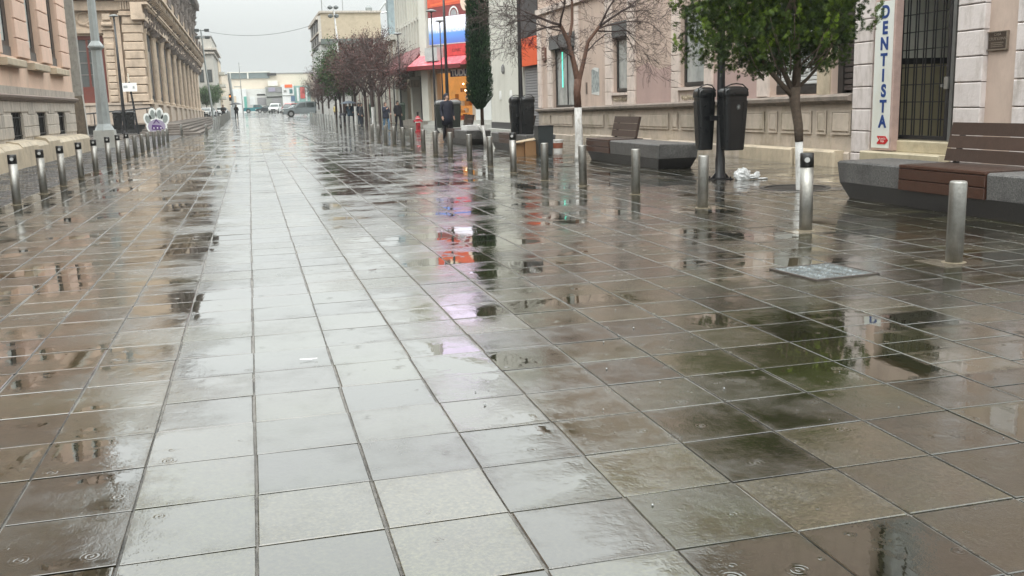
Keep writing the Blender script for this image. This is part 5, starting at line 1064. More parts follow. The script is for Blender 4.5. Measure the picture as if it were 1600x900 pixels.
def green_tree():
    x, y = 7.76, 12.84; t = thing('clipped_green_tree', (x, y, 0), 'dense clipped evergreen tree with a white-painted foot growing in the round pit', 'tree'); rg = random.Random(4)
    part('painted_trunk', LIME, t, lambda m: m.path([(x+.04, y, -.03), (x+.02, y, .05), (x+.0, y, .4), (x-.01, y, .72)], [.07, .058, .055, .058], 12), smooth=True)
    def tr(m):
        m.path([(x-.01, y, .72), (x-.03, y, .95), (x-.10, y, 1.3), (x-.11, y, 1.5)], [.062, .068, .075, .09], 12)
        m.path([(x-.10, y, 1.42), (x-.07, y, 1.8), (x-.02, y+.1, 2.3), (x, y, 3.2)], [.07, .06, .05, .03], 9)
        m.path([(x-.12, y, 1.36), (x-.35, y, 1.58), (x-.55, y-.05, 1.75), (x-.75, y, 2.05), (x-1., y, 2.4)], [.045, .036, .032, .028, .02], 8)
        m.path([(x-.14, y, 1.45), (x-.3, y, 1.75), (x-.5, y+.1, 2.1), (x-.6, y+.1, 2.6), (x-.8, y, 3.1)], [.045, .038, .034, .03, .02], 8)
        m.path([(x-.08, y, 1.48), (x+.1, y, 1.62), (x+.3, y-.05, 1.85), (x+.55, y, 2.2)], [.034, .024, .02, .015], 8)
        m.path([(x-.12, y, 1.5), (x-.2, y-.2, 1.9), (x-.3, y-.4, 2.4), (x-.5, y-.4, 2.9)], [.04, .03, .025, .02], 8)
        m.path([(x-.45, y-.25, 2.45), (x-.55, y-.62, 2.62), (x-.50, y-.70, 2.95)], [.035, .045, .04], 8)
        for k in range(26):
            a = rg.random()*6.28; b = Vector((x-.1+math.cos(a)*rg.uniform(.1, .5)-.15, y+math.sin(a)*.4, rg.uniform(1.6, 2.0))); m.path([b, b+Vector((math.cos(a)*.2, math.sin(a)*.2, .18)), b+Vector((math.cos(a)*.4, math.sin(a)*.3, .5))], [.012, .009, .005], 4)
    part('trunk', M('grey_brown_bark', (.11, .080, .058), .75, .35, 22, .8), t, tr, smooth=True)
    blobs = [(1108, 70, 40), (1095, 20, 36), (1128, 30, 42), (1150, 95, 34), (1170, 60, 46), (1172, 112, 20), (1200, 20, 50), (1222, 62, 44), (1243, 92, 32), (1262, 50, 44), (1250, 15, 45), (1300, 35, 44), (1300, 66, 22), (1284, 88, 28), (1276, 105, 22), (1300, 15, 30), (1140, -30, 60), (1200, -50, 75), (1270, -45, 65), (1305, -30, 32), (1210, -110, 70), (1150, -90, 50), (1260, -105, 50), (1200, 100, 26), (1090, -10, 30)]
    m = MB(); dark = MB()
    for bx, by, br_ in blobs:
        br_ *= .84
        for layer in range(3):
            dy = [-.42, .05, .5][layer]*(1 if br_ > 30 else .5)
            c = Vector((x+(bx-1248)/105., y+dy+rg.gauss(0, .08), (298-by)/105.)); R = br_/105.
            for k in range(int(115*(R/.4)**2)):
                v = Vector((rg.gauss(0, 1), rg.gauss(0, 1), rg.gauss(0, 1))).normalized(); rr_ = R*rg.uniform(.45, 1.03)*(1+.22*mnoise.noise(v*2.3+c))
                p = c+v*rr_; 
                if p.z < 1.55: continue
                d = (v*.7+Vector((0, 0, .75))+Vector((rg.gauss(0, .25), rg.gauss(0, .25), rg.gauss(0, .2)))).normalized()
                nv = mnoise.noise(p*3.1); tn = .02+.35*max(0, nv)+.08*rg.random()
                spray(m, p, d, rg.uniform(.06, .11), rg, tn)
    for bx, by, br_ in blobs:
        R = br_/105.
        for k in range(int(62*(R/.4)**2)):
            v = Vector((rg.gauss(0, 1), rg.gauss(0, 1.2), rg.gauss(0, .9))).normalized(); c = Vector((x+(bx-1248)/105., y+rg.choice((-.45, 0, .4))*(1 if br_ > 30 else .5), (298-by)/105.))
            p = c+v*R*rg.uniform(.80, 1.02)
            if p.z < 1.5: continue
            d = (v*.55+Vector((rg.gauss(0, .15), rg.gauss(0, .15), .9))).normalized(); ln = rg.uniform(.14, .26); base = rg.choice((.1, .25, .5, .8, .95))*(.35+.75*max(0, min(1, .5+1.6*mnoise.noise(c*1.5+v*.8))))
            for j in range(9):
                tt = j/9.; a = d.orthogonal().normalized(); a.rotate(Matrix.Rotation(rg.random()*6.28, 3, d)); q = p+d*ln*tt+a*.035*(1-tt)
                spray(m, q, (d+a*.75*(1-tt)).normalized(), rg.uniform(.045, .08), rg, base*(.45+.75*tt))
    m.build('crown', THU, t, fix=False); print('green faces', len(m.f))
green_tree()
def cypress():
    x, y = 7.38, 31.6; t = thing('columnar_cypress', (x, y, 0), 'tall narrow dark cypress column before the banner building', 'tree'); rg = random.Random(8)
    part('trunk', BARK, t, lambda m: m.path([(x, y, .7), (x, y, 1.6), (x, y, 5)], [.06, .055, .03], 8), smooth=True)
    part('painted_trunk', LIME, t, lambda m: (m.path([(x+.09, y, -.02), (x+.06, y, .3), (x-.0, y, .7)], [.07, .05, .05], 8), m.path([(x+.04, y, .4), (x-.1, y, .62), (x-.15, y, .72)], [.035, .04, .05], 7), m.path([(x+.04, y, .45), (x+.07, y, .72)], [.035, .03], 7)), smooth=True)
    m = MB()
    def prof(z): return .385*(min(1, max(.05, (z-1.1)/.45)))*(1-.35*max(0, (z-2.2)/5.5)**1.3)
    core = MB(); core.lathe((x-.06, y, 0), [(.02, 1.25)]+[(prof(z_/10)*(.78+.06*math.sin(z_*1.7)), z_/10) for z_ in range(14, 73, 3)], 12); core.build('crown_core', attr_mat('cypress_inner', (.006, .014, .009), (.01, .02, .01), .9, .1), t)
    for k in range(17000):
        z = rg.uniform(1.2, 7.2); a = rg.random()*6.28; r = prof(z)*(rg.uniform(.80, 1.04)+.10*mnoise.noise(Vector((math.cos(a)*1.5, math.sin(a)*1.5, z*2.0))))
        p = Vector((x-.06+math.cos(a)*r, y+math.sin(a)*r, z)); d = Vector((math.cos(a)*.45, math.sin(a)*.45, .95))+Vector((rg.gauss(0, .3), rg.gauss(0, .3), 0)); leaf_quad(m, p, d, rg.uniform(.06, .13), .011, rg.random()**1.6*(.5+.5*mnoise.noise(p*3)+.3), rg)
    m.build('crown', CYP, t, fix=False)
cypress()
def far_tree(h, w, seed, leaf=None, dens=1., depth=4, painted=True):
    rg = random.Random(seed); t = thing('street_tree', (0, 0, 0)); 
    if painted: part('painted_trunk', LIME, t, lambda m: m.path([(0, 0, -.05), (0, 0, 1.15)], [.11, .10], 7))
    m = MB(); m.path([(0, 0, 1.15 if painted else -.05), (0, 0, 1.7), (.05, 0, 2.2)], [.1, .095, .09], 7, cap=False); tips = []
    for k in range(7):
        a = 6.28*k/7+rg.random()*.5; branch_rec(m, tips, (0, 0, rg.uniform(1.6, 2.2)), Vector((math.cos(a)*.6*w/2.4, math.sin(a)*.6*w/2.4, .85)).normalized(), h*.26, .05, depth, rg, .55, .10, (2, 3), minr=.011)
    m.build('trunk', TWIG, t); m = MB()
    for p, d in tips:
        for k in range(int((9 if leaf else 3)*dens)): leaf_quad(m, p+Vector((rg.gauss(0, .16), rg.gauss(0, .16), rg.gauss(0, .14))), Vector((rg.gauss(0, 1), rg.gauss(0, 1), rg.gauss(0, 1))), .13 if leaf else .085, .05 if leaf else .024, rg.random(), rg)
    m.build('crown', leaf or BUDS, t, fix=False); return t
tA = far_tree(5.4, 2.6, 31, painted=False, dens=2.6); tB = far_tree(5.3, 2.6, 32, dens=2.4); tC = far_tree(4.6, 2.6, 33, leaf=GRN, painted=False, dens=1.7)
spots = [(tA, 7.7, 60.5, 0, 1.04, 'dark bare street tree nearest the red awning'), (tB, 7.9, 65.5, 1, 1.12, 'bare reddish street tree behind the walking couple'), (tA, 7.9, 69.5, 2.2, 1.1, 'bare street tree over the green litter bin'), (tB, 7.8, 75.5, 3.9, 1.15, 'bare twiggy street tree just right of the green-leaved one'), (tC, 7.6, 82.5, 0, 1.18, 'green-leaved street tree above the blue umbrella'), (tA, 7.5, 89, 4, .98, 'dark bare street tree behind the stroller group'), (tB, 7.4, 96, 5, .95, 'thin bare street tree just behind the silver car'), (tC, 7.8, 88, 2.5, 1.05, 'second green-leaved street tree, lower and farther'), (tA, 7.3, 103, 1.2, .85, 'small dark street tree against the white house'), (tB, 7.4, 110, 2.8, .8, 'farthest small dark street tree by the cars')]
seen = set()
for src, x, y, rz, sc, lab in spots:
    o = src if src.name not in seen else copy_tree(src); seen.add(src.name); o.location = (x, y, zg(y)); o.rotation_euler.z = rz; o.scale = (sc, sc, sc*1.05); tag(o, lab, 'tree', 'street trees before the far shops')
tD = far_tree(4.6, 3.2, 40, leaf=GRN, painted=False); tD.location = (-5.7, 165, zg(165)); tD.scale = (1.05, 1.05, 1.1); tag(tD, 'olive green tree beyond the palace near the parked white car', 'tree')
tE = copy_tree(tD); tE.location = (-6.4, 163, zg(172)); tE.rotation_euler.z = 2; tE.scale = (.9, .9, 1.); tag(tE, 'second olive tree partly hidden behind the palace end', 'tree')
# ================================================================ PEOPLE
def person(x, y, h, heading, label, coat, legs, hair=(.02, .015, .012), skin=(.42, .26, .19), pose=None, pack=None, hood=False, arm='down', z=None):
    z = zg(y) if z is None else z; s = h/1.75
    t = thing('person', (x, y, z), label, 'person', rz=heading); pose = pose or .0
    J = {'pel': (0, 0, .95), 'sp': (0, .0, 1.15), 'ch': (0, .01, 1.36), 'nk': (0, .0, 1.50), 'hd': (0, -.015, 1.60), 'ht': (0, -.01, 1.71),
         'hl': (.10, 0, .90), 'hr': (-.10, 0, .90), 'kl': (.11, -.02-pose*.5, .50), 'kr': (-.11, -.02+pose*.25, .50), 'al': (.11, .02-pose*.5, .09), 'ar': (-.11, .04+pose*.8, .10), 'tl': (.12, -.14-pose*.5, .035), 'tr': (-.12, -.11+pose*.75, .035),
         'sl': (.19, .0, 1.42), 'sr': (-.19, 0, 1.42)}
    if arm == 'down': A = {'el': (.25, .04+pose*.2, 1.15), 'er': (-.25, .04-pose*.2, 1.15), 'wl': (.25, -.06+pose*.3, .92), 'wr': (-.25, -.06-pose*.3, .92)}
    elif arm == 'front': A = {'el': (.25, .02, 1.14), 'er': (-.25, .02, 1.14), 'wl': (.12, -.20, 1.12), 'wr': (-.12, -.20, 1.12)}
    elif arm == 'hold': A = {'el': (.25, -.05, 1.15), 'er': (-.24, -.05, 1.16), 'wl': (.15, -.28, 1.05), 'wr': (-.10, -.22, 1.34)}
    else: A = {'el': (.23, -.12, 1.16), 'er': (-.23, -.12, 1.16), 'wl': (.16, -.38, 1.02), 'wr': (-.16, -.38, 1.02)}
    J.update(A); 
    for sd, sg in (('l', 1), ('r', -1)):
        w_ = Vector(J['w'+sd]); e_ = Vector(J['e'+sd]); dd = (w_-e_).normalized(); J['p'+sd] = tuple(w_+dd*.07)
        sidev = Vector((sg, 0, 0)); 
        for f in range(4): J['f%d%s' % (f, sd)] = tuple(w_+dd*(.15-.012*abs(f-1))+Vector((sg*0, (f-1.5)*.022, 0)))
        J['th'+sd] = tuple(w_+dd*.08+Vector((-sg*.035, -.045, 0)))
    E_ = [('pel', 'sp'), ('sp', 'ch'), ('ch', 'nk'), ('nk', 'hd'), ('hd', 'ht'), ('pel', 'hl'), ('pel', 'hr'), ('hl', 'kl'), ('hr', 'kr'), ('kl', 'al'), ('kr', 'ar'), ('al', 'tl'), ('ar', 'tr'), ('ch', 'sl'), ('ch', 'sr'), ('sl', 'el'), ('sr', 'er'), ('el', 'wl'), ('er', 'wr'), ('wl', 'pl'), ('wr', 'pr')]
    for sd in 'lr': E_ += [('p'+sd, 'f%d%s' % (f, sd)) for f in range(4)]+[('w'+sd, 'th'+sd)]
    R_ = {'pel': .16, 'sp': .145, 'ch': .165, 'nk': .055, 'hd': .088, 'ht': .065, 'hl': .10, 'hr': .10, 'kl': .068, 'kr': .068, 'al': .048, 'ar': .048, 'tl': .038, 'tr': .038, 'sl': .075, 'sr': .075, 'el': .055, 'er': .055, 'wl': .036, 'wr': .036, 'pl': .032, 'pr': .032}
    nm = list(J); me = bpy.data.meshes.new('body'); me.from_pydata([tuple(Vector(J[n])*s) for n in nm], [(nm.index(a), nm.index(b)) for a, b in E_], [])
    tmp = bpy.data.objects.new('tmp', me); COL.objects.link(tmp); sk = tmp.modifiers.new('s', 'SKIN'); sk.use_smooth_shade = True
    for i, n in enumerate(nm):
        r = R_.get(n, .010)*s; rx = r*.78 if n in ('pel', 'sp', 'ch') else r
        me.skin_vertices[0].data[i].radius = (r, rx); me.skin_vertices[0].data[i].use_root = (n == 'pel')
    sb = tmp.modifiers.new('u', 'SUBSURF'); sb.levels = 1; sb.render_levels = 1
    dg = bpy.context.evaluated_depsgraph_get(); dg.update(); bm_ = bpy.data.meshes.new_from_object(tmp.evaluated_get(dg)); bpy.data.objects.remove(tmp)
    bm_.materials.clear(); key = label[:18].replace(' ', '_')
    for mm in (M('coat_'+key, coat, .75, .15, 20, .3), M('trousers_'+key, legs, .8, .15, 20, .3), M('skin_tone', skin, .55, .05, 20, .05), M('dark_shoe', (.02, .018, .016), .5)): bm_.materials.append(mm)
    for p in bm_.polygons:
        c = p.center/s; p.use_smooth = True
        hand = any((c-Vector(J['p'+sd])).length < .10 and (c-Vector(J['w'+sd])).dot(Vector(J['p'+sd])-Vector(J['w'+sd])) > 0 for sd in 'lr')
        p.material_index = 2 if (c.z > 1.49 or hand) else 3 if c.z < .10 else 1 if c.z < .90 else 0
    link(bpy.data.objects.new('body', bm_), t)
    # coat skirt, hair, face
    cm = bm_.materials[0]; off = worg(t); cl = .62 if pack else .78
    q = MB(); q.lathe((0, .0, 0), [(.205*s, cl*s), (.205*s, .9*s), (.175*s, 1.1*s), (.185*s, 1.3*s), (.12*s, 1.45*s), (.07*s, 1.51*s)], 14, sx=1.08, sy=.80); me2 = q.mesh('jacket', cm, True); link(bpy.data.objects.new('jacket', me2), t)
    hm = M('hair_'+str(int(hair[0]*1000)), hair, .6, .2, 30, .3); q = MB(); q.lathe((0, .012*s, 0), [(.075*s, 1.50*s), (.098*s, 1.57*s), (.103*s, 1.65*s), (.088*s, 1.72*s), (.05*s, 1.76*s), (.01*s, 1.772*s)], 12, sx=.92, sy=1.0)
    q.map(lambda v: (v[0], v[1]+.022*s, v[2])); link(bpy.data.objects.new('hood' if hood else 'hair', q.mesh('hair', cm if hood else hm, True)), t)
    q = MB(); q.tube((0, -.10*s, 1.60*s), (0, -.122*s, 1.585*s), .012*s, .016*s, n=6); link(bpy.data.objects.new('nose', q.mesh('nose', bm_.materials[2], True)), t)
    q = MB(); [q.tube((sx*.032*s, -.092*s, 1.625*s), (sx*.032*s, -.098*s, 1.625*s), .010*s, n=6) for sx in (-1, 1)]; link(bpy.data.objects.new('eyes', q.mesh('eyes', BLACKC, True)), t)
    q = MB(); [q.lathe((sx*.090*s, .0, 1.60*s), [(.004*s, -.03*s), (.018*s, 0), (.004*s, .03*s)], 6, sx=.5) for sx in (-1, 1)]; link(bpy.data.objects.new('ears', q.mesh('ears', bm_.materials[2], True)), t)
    if pack:
        q = MB(); F = Fr((0, 0), (1, 0), (0, 1)); q.rbox(F, -.15*s, .15*s, .13*s, .30*s, 1.02*s, 1.45*s, .05*s); link(bpy.data.objects.new('backpack', q.mesh('backpack', M('pack_'+key, pack, .6), False)), t)
        q = MB(); q.rbox(F, -.10*s, .10*s, .30*s, .335*s, 1.05*s, 1.2*s, .02*s); link(bpy.data.objects.new('pack_pocket', q.mesh('pack_pocket', M('dull_red_pocket', (.18, .02, .03), .6), False)), t)
    return t
NAVY = (.014, .018, .035)
person(7.18, 36.5, 1.80, .25, 'pedestrian in long navy coat with hood and backpack walking before the twin bins', (.010, .012, .026), (.012, .011, .016), pose=.12, pack=(.014, .014, .034), hood=True, arm='down', hair=(.015, .012, .012))
person(7.45, 55.8, 1.62, .5, 'woman in navy jacket and pale blue jeans walking beneath the bare trees', NAVY, (.10, .18, .28), pose=.22, arm='hold', hair=(.06, .03, .02))
person(8.9, 61., 1.70, .2, 'dark-dressed companion walking just behind the woman in blue jeans', (.012, .012, .018), (.02, .02, .03), pose=.15)
person(6.95, 71., 1.68, .1, 'person under a large dark blue umbrella beside a stroller', (.05, .09, .13), (.25, .25, .26), pose=.1, arm='hold')
person(7.9, 74., 1.65, .9, 'person in dark jacket standing behind the blue umbrella', (.015, .02, .03), (.04, .06, .09))
person(7.2, 66., 1.66, 1.2, 'person in grey coat waiting under the bare trees left of the couple', (.05, .05, .055), (.03, .035, .05))
person(8.3, 88, 1.6, .2, 'small distant figure in black near the yellow one', (.01, .01, .012), (.02, .02, .025))
person(9.0, 108, 1.45, .2, 'distant figure in a pale yellow top beside the silver car', (.62, .52, .22), (.10, .09, .09))
person(-2.7, 112, 1.75, .1, 'distant person in black behind the thin grey posts', (.012, .011, .012), (.015, .014, .016), arm='front')
person(-1.4, 116, 1.70, .3, 'distant person in brown coat under a black umbrella', (.06, .03, .028), (.02, .02, .02), pose=.15, arm='hold')
def umbrella(x, y, zc, r, col, label, hx, hy, hz):
    t = thing('umbrella', (x, y, zc), label, 'umbrella'); m = MB(); n = 8; rings = [(0.02, .26), (.35, .22), (.7, .12), (1., 0)]; vs = []
    for a_, b_ in rings:
        for k in range(n*2):
            an = math.pi*k/n; sc = 1 if k % 2 == 0 else .94; vs.append((x+math.cos(an)*r*a_*sc, y+math.sin(an)*r*a_*sc, zc+b_*r*1.25-(0 if k % 2 == 0 else .0)))
    N_ = n*2; fs = [(i*N_+k, i*N_+(k+1) % N_, (i+1)*N_+(k+1) % N_, (i+1)*N_+k) for i in range(3) for k in range(N_)]; m.add(vs, fs); m.build('canopy', col, t)
    part('ribs', STEEL_D, t, lambda m: [m.path([(x, y, zc+.3*r), (x+math.cos(math.pi*k/4)*r*.6, y+math.sin(math.pi*k/4)*r*.6, zc+.16*r), (x+math.cos(math.pi*k/4)*r, y+math.sin(math.pi*k/4)*r, zc-.005)], .008, 4) for k in range(8)])
    part('shaft', STEEL_D, t, lambda m: m.path([(x, y, zc+.40*r), (hx, hy, hz)], .012, 5)); return t
umbrella(6.85, 70.8, 1.62+zg(71), .62, M('navy_umbrella_cloth', (.018, .035, .06), .5, .2, 5, .1), 'large dark blue umbrella held over the stroller', 6.85, 70.7, 1.2+zg(71))
umbrella(-1.4, 115.8, 1.72+zg(116), .75, M('black_umbrella_cloth', (.012, .012, .014), .5), 'black umbrella of the distant brown-coated person', -1.5, 115.7, 1.3+zg(116))
# stroller
st = thing('stroller', (6.2, 70.3, zg(70)), 'dark folded-hood pushchair beside the person with the blue umbrella', 'pushchair'); zz = zg(70)
part('frame', BLACKM, st, lambda m: (m.path([(6.15, 70.6, zz+1.05), (6.2, 70.3, zz+.6), (6.3, 69.8, zz+.15)], .02, 5), m.path([(6.55, 70.6, zz+1.05), (6.5, 70.3, zz+.6), (6.45, 69.8, zz+.15)], .02, 5), m.path([(6.15, 70.6, zz+1.05), (6.55, 70.6, zz+1.05)], .02, 5), m.path([(6.2, 70.5, zz+.15), (6.25, 70.1, zz+.6)], .02, 5)))
part('hood', M('black_stroller_cloth', (.015, .015, .02), .7), st, lambda m: m.lathe((6.34, 70.15, zz+.72), [(.26, -.1), (.27, .05), (.2, .2), (.05, .27)], 10)); part('seat', MC['black_stroller_cloth'], st, lambda m: m.box(6.17, 6.52, 69.85, 70.4, zz+.35, zz+.62))
for wx_ in (6.14, 6.54):
    for wy_ in (69.82, 70.5): part('wheel', TYRE, st, lambda m: m.tube((wx_-.02, wy_, zz+.11), (wx_+.02, wy_, zz+.11), .11, n=12))
# ================================================================ VEHICLES
def vehicle(name, x, y, z, rz, L_, body_poly, glass_polys, wheels, wd, paint, label, wr=.36, cat='car', front_lights=None, group=None, glass_front=None):
    t = thing(name, (x, y, z), label, cat, group, rz=rz); Fv = Fr((0, 0), (1, 0), (0, -1)); h = wd/2
    def add(nm, mat, m, par=None, smooth=False):
        me = m.mesh(nm, mat, smooth)
        import bmesh; b = bmesh.new(); b.from_mesh(me); bmesh.ops.recalc_face_normals(b, faces=b.faces); b.to_mesh(me); b.free()
        return link(bpy.data.objects.new(nm, me), par or t)
    m = MB(); k = len(body_poly); zmax = max(p[1] for p in body_poly); belt = .95
    def sec(n_, ins): return [(u+(0), -n_*1.0*(1-.16*max(0, zz-belt)/(zmax-belt+.01))*ins, zz) for u, zz in body_poly]
    cols = [sec(-h, .93), sec(-h*.98, 1.), sec(h*.98, 1.), sec(h, .93)]
    cols = [[(p[0], p[1], p[2]) for p in c] for c in cols]
    vs = [p for c in cols for p in c]; fs = []
    for c in range(3): fs += [(c*k+i, c*k+(i+1) % k, (c+1)*k+(i+1) % k, (c+1)*k+i) for i in range(k)]
    fs += [tuple(range(k-1, -1, -1)), tuple(range(3*k, 4*k))]; m.add(vs, fs); b = add('body', paint, m)
    for gp in glass_polys:
        for sg in (-1, 1):
            m = MB(); vs = []
            for off_ in (-.03, .012):
                vs += [(u, sg*(h*(1-.16*max(0, zz-belt)/(zmax-belt+.01))+off_), zz) for u, zz in gp]
            kk = len(gp); m.add(vs, [tuple(range(kk)), tuple(range(2*kk-1, kk-1, -1))]+[(i, (i+1) % kk, kk+(i+1) % kk, kk+i) for i in range(kk)]); add('side_window', CARG, m)
    for gf in (glass_front or []):
        m = MB(); (u0, z0), (u1, z1) = gf; w0 = h*.86; w1 = h*.74; dx = .02*(1 if u0 > u1 else -1)
        m.add([(u0+dx, -w0, z0), (u0+dx, w0, z0), (u1+dx, w1, z1), (u1+dx, -w1, z1), (u0-dx*2, -w0, z0), (u0-dx*2, w0, z0), (u1-dx*2, w1, z1), (u1-dx*2, -w1, z1)], BOXF); add('windscreen', CARG, m)
    for u in wheels:
        for sg in (-1, 1):
            m = MB(); m.tube((u, sg*(h-.22), wr), (u, sg*(h+.015), wr), wr, n=20); w = add('wheel', TYRE, m); m = MB(); m.tube((u, sg*(h+.0), wr), (u, sg*(h+.03), wr), wr*.62, n=14); add('rim', RIM, m, w)
            m = MB(); m.tube((u, sg*(h-.25), wr+.03), (u, sg*(h+.008), wr+.03), wr*1.2, n=20); add('wheel_arch', BLACKC, m)
    u_f = min(p[0] for p in body_poly); u_r = max(p[0] for p in body_poly)
    for sg in (-1, 1):
        m = MB(); m.box(u_f-.015, u_f+.12, sg*h*.78-.16, sg*h*.78+.16, .68, .84); add('headlight', WHITE, m); m = MB(); m.box(u_r-.1, u_r+.015, sg*h*.84-.1, sg*h*.84+.1, .75, 1.0); add('tail_light', M('red_tail_lamp', (.35, .01, .01), .3), m)
        m = MB(); m.box(u_f+1.55, u_f+1.72, sg*(h+.02), sg*(h+.2), 1.02, 1.17) if sg > 0 else m.box(u_f+1.55, u_f+1.72, sg*(h+.2), sg*(h+.02), 1.02, 1.17); add('mirror', paint, m)
    m = MB(); m.box(u_f-.03, u_f+.1, -h*.93, h*.93, .32, .5); m.box(u_r-.1, u_r+.03, -h*.93, h*.93, .35, .55); add('bumper', BLACKC, m)
    m = MB(); m.box(u_f-.01, u_f+.1, -h*.45, h*.45, .55, .8); add('grille', BLACKC, m)
    return t
SUV = [(-2.65, .35), (-2.7, .75), (-2.6, .98), (-1.35, 1.12), (-.62, 1.72), (-.3, 1.83), (2.35, 1.84), (2.55, 1.7), (2.68, 1.1), (2.7, .45), (2.5, .33)]
SG = [[(-1.12, 1.14), (-.52, 1.64), (.18, 1.70), (.18, 1.16)], [(.26, 1.16), (.26, 1.70), (1.20, 1.70), (1.20, 1.16)], [(1.32, 1.18), (1.32, 1.69), (2.28, 1.67), (2.42, 1.2)]]
SED = [(-2.2, .3), (-2.25, .65), (-2.1, .82), (-1.1, .95), (-.45, 1.38), (.9, 1.42), (1.6, 1.0), (2.15, .95), (2.22, .5), (2.1, .3)]; SEG = [[(-.95, .97), (-.42, 1.32), (.1, 1.35), (.1, .98)], [(.16, .98), (.16, 1.35), (.85, 1.36), (1.3, 1.0)]]
PIC = [(-2.8, .4), (-2.85, .85), (-2.7, 1.05), (-1.45, 1.15), (-.85, 1.72), (.55, 1.76), (.72, 1.15), (2.75, 1.12), (2.8, .5), (2.6, .38)]; PG = [[(-1.22, 1.17), (-.78, 1.65), (-.2, 1.68), (-.2, 1.18)], [(-.12, 1.18), (-.12, 1.68), (.48, 1.68), (.58, 1.2)]]
vehicle('parked_car', 6.75, 128, .43, 0, 5.4, SUV, SG, (-1.68, 1.72), 1.95, SILVER, 'silver grey off-road car seen from the side, crossing the far street end', glass_front=[((-1.30, 1.17), (-.66, 1.7))])
vehicle('pickup', 1.6, 226, .78, math.pi, 5.6, PIC, PG, (-1.8, 1.75), 1.9, TEAL, 'teal pickup truck crossing at the far end of the street', cat='pickup', wr=.4)
vehicle('parked_car', 5.0, 200, .7, math.radians(80), 4.6, SUV, SG, (-1.68, 1.72), 1.9, CARW, 'white car facing the camera beside the teal pickup', glass_front=[((-1.30, 1.17), (-.66, 1.7))])
vehicle('parked_car', 7.1, 190, .66, math.radians(82), 4.6, SED, SEG, (-1.4, 1.4), 1.8, CARD, 'dark low car to the right of the white one facing the camera', glass_front=[((-1.08, .99), (-.5, 1.34))])
vehicle('parked_car', 3.6, 218, .76, 0, 4.6, SED, SEG, (-1.4, 1.4), 1.8, CARD, 'dark car partly hidden behind the teal pickup tail', glass_front=[((-1.08, .99), (-.5, 1.34))])
vehicle('parked_car', 7.6, 170, .6, math.radians(10), 4.8, SED, SEG, (-1.4, 1.4), 1.9, M('pale_blue_car_paint', (.55, .62, .64), .3), 'pale car standing just behind the bonnet of the silver one', glass_front=[((-1.08, .99), (-.5, 1.34))])
vehicle('parked_car', -6.2, 158, .53, math.radians(75), 4.6, SED, SEG, (-1.4, 1.4), 1.8, CARW, 'white car parked by the olive tree beyond the palace', glass_front=[((-1.08, .99), (-.5, 1.34))])
vehicle('parked_car', -4.7, 172, .6, math.radians(75), 4.6, SED, SEG, (-1.4, 1.4), 1.8, CARW, 'farther white car partly behind the distant person in black', glass_front=[((-1.08, .99), (-.5, 1.34))])
vehicle('parked_car', 8.6, 222, .78, math.radians(60), 4.6, SUV, SG, (-1.68, 1.72), 1.9, M('red_car_paint', (.4, .05, .05), .3), 'small red-roofed car far behind the white one', glass_front=[((-1.30, 1.17), (-.66, 1.7))])
# ================================================================ STREET FURNITURE, SMALL THINGS
fl = thing('floodlight_pole', (-5.35, 120, zg(120)), 'slim pale mast with four floodlights beside the end of the palace', 'floodlight mast'); z0 = zg(120)
part('pole', GALV, fl, lambda m: m.path([(-4.85, 120, z0), (-5.3, 120, 7), (-5.5, 120, 11.3)], [.13, .1, .07], 8)); part('crossarm', GALV, fl, lambda m: (m.tube((-5.9, 120, 11.2), (-4.9, 120, 11.2), .05), m.tube((-5.9, 120, 10.4), (-4.9, 120, 10.4), .05)))
for ax in (-5.95, -4.85):
    for az in (11.2, 10.4): part('floodlight', M('grey_floodlight', (.10, .11, .11), .4), fl, lambda m: m.add([(ax-.25, 119.8, az-.1), (ax+.25, 119.8, az-.1), (ax+.25, 120.2, az-.15), (ax-.25, 120.2, az-.15), (ax-.28, 119.75, az+.15), (ax+.28, 119.75, az+.15), (ax+.22, 120.2, az+.22), (ax-.22, 120.2, az+.22)], BOXF))
f2 = thing('floodlight_pole', (9.1, 104, .3), 'pale mast with round floodlights in front of the tan wall', 'floodlight mast')
part('pole', M('white_mast', (.6, .6, .6), .5), f2, lambda m: m.path([(9.45, 104, .2), (9.3, 104, 8), (9.1, 104, 11.6)], [.12, .1, .07], 8))
for k in range(4): part('floodlight', MC['grey_floodlight'], f2, lambda m: m.lathe((8.75+.6*(k % 2), 104, 10.6+.85*(k//2)), [(.08, -.2), (.25, -.1), (.27, .05), (.1, .2)], 10))
tp = thing('utility_pole', (-3.05, 140, zg(140)), 'grey concrete pole with crossbars and a traffic light at the far junction', 'utility pole'); part('pole_shaft', GALV, tp, lambda m: m.tube((-2.5, 140, .4), (-2.9, 140, 6.4), .22, .18)); part('traffic_light', BLACKC, tp, lambda m: m.box(-3.1, -2.8, 139.6, 139.8, 2.7, 3.6)); part('lit_lens', M('amber_lens', (.9, .2, .02), .4, emit=((1, .25, .05), 2.)), tp, lambda m: m.tube((-2.95, 139.6, 3.3), (-2.95, 139.55, 3.3), .1, n=10)); part('cabinet', M('pale_cabinet', (.5, .53, .54), .5), tp, lambda m: m.box(-3.0, -2.3, 139.3, 139.7, .3, 1.9))
for (x_, y_, h_, lb_) in ((-1.0, 178, 9.5, 'thin pole rising far away above the peach building'), (9.3, 92, 6.6, 'dark utility post among the farther street trees'), (8.4, 122, 6., 'dark post by the silver car')):
    t = thing('utility_pole', (x_, y_, zg(y_)), lb_, 'pole'); part('pole_shaft', STEEL_D if x_ < 0 else BLACKM, t, lambda m: m.tube((x_, y_, zg(y_)), (x_-.1, y_, h_), .09, .05, n=6)); part('crossbar', STEEL_D, t, lambda m: m.tube((x_-.5, y_, h_-.5), (x_+.5, y_, h_-.5), .03, n=5))
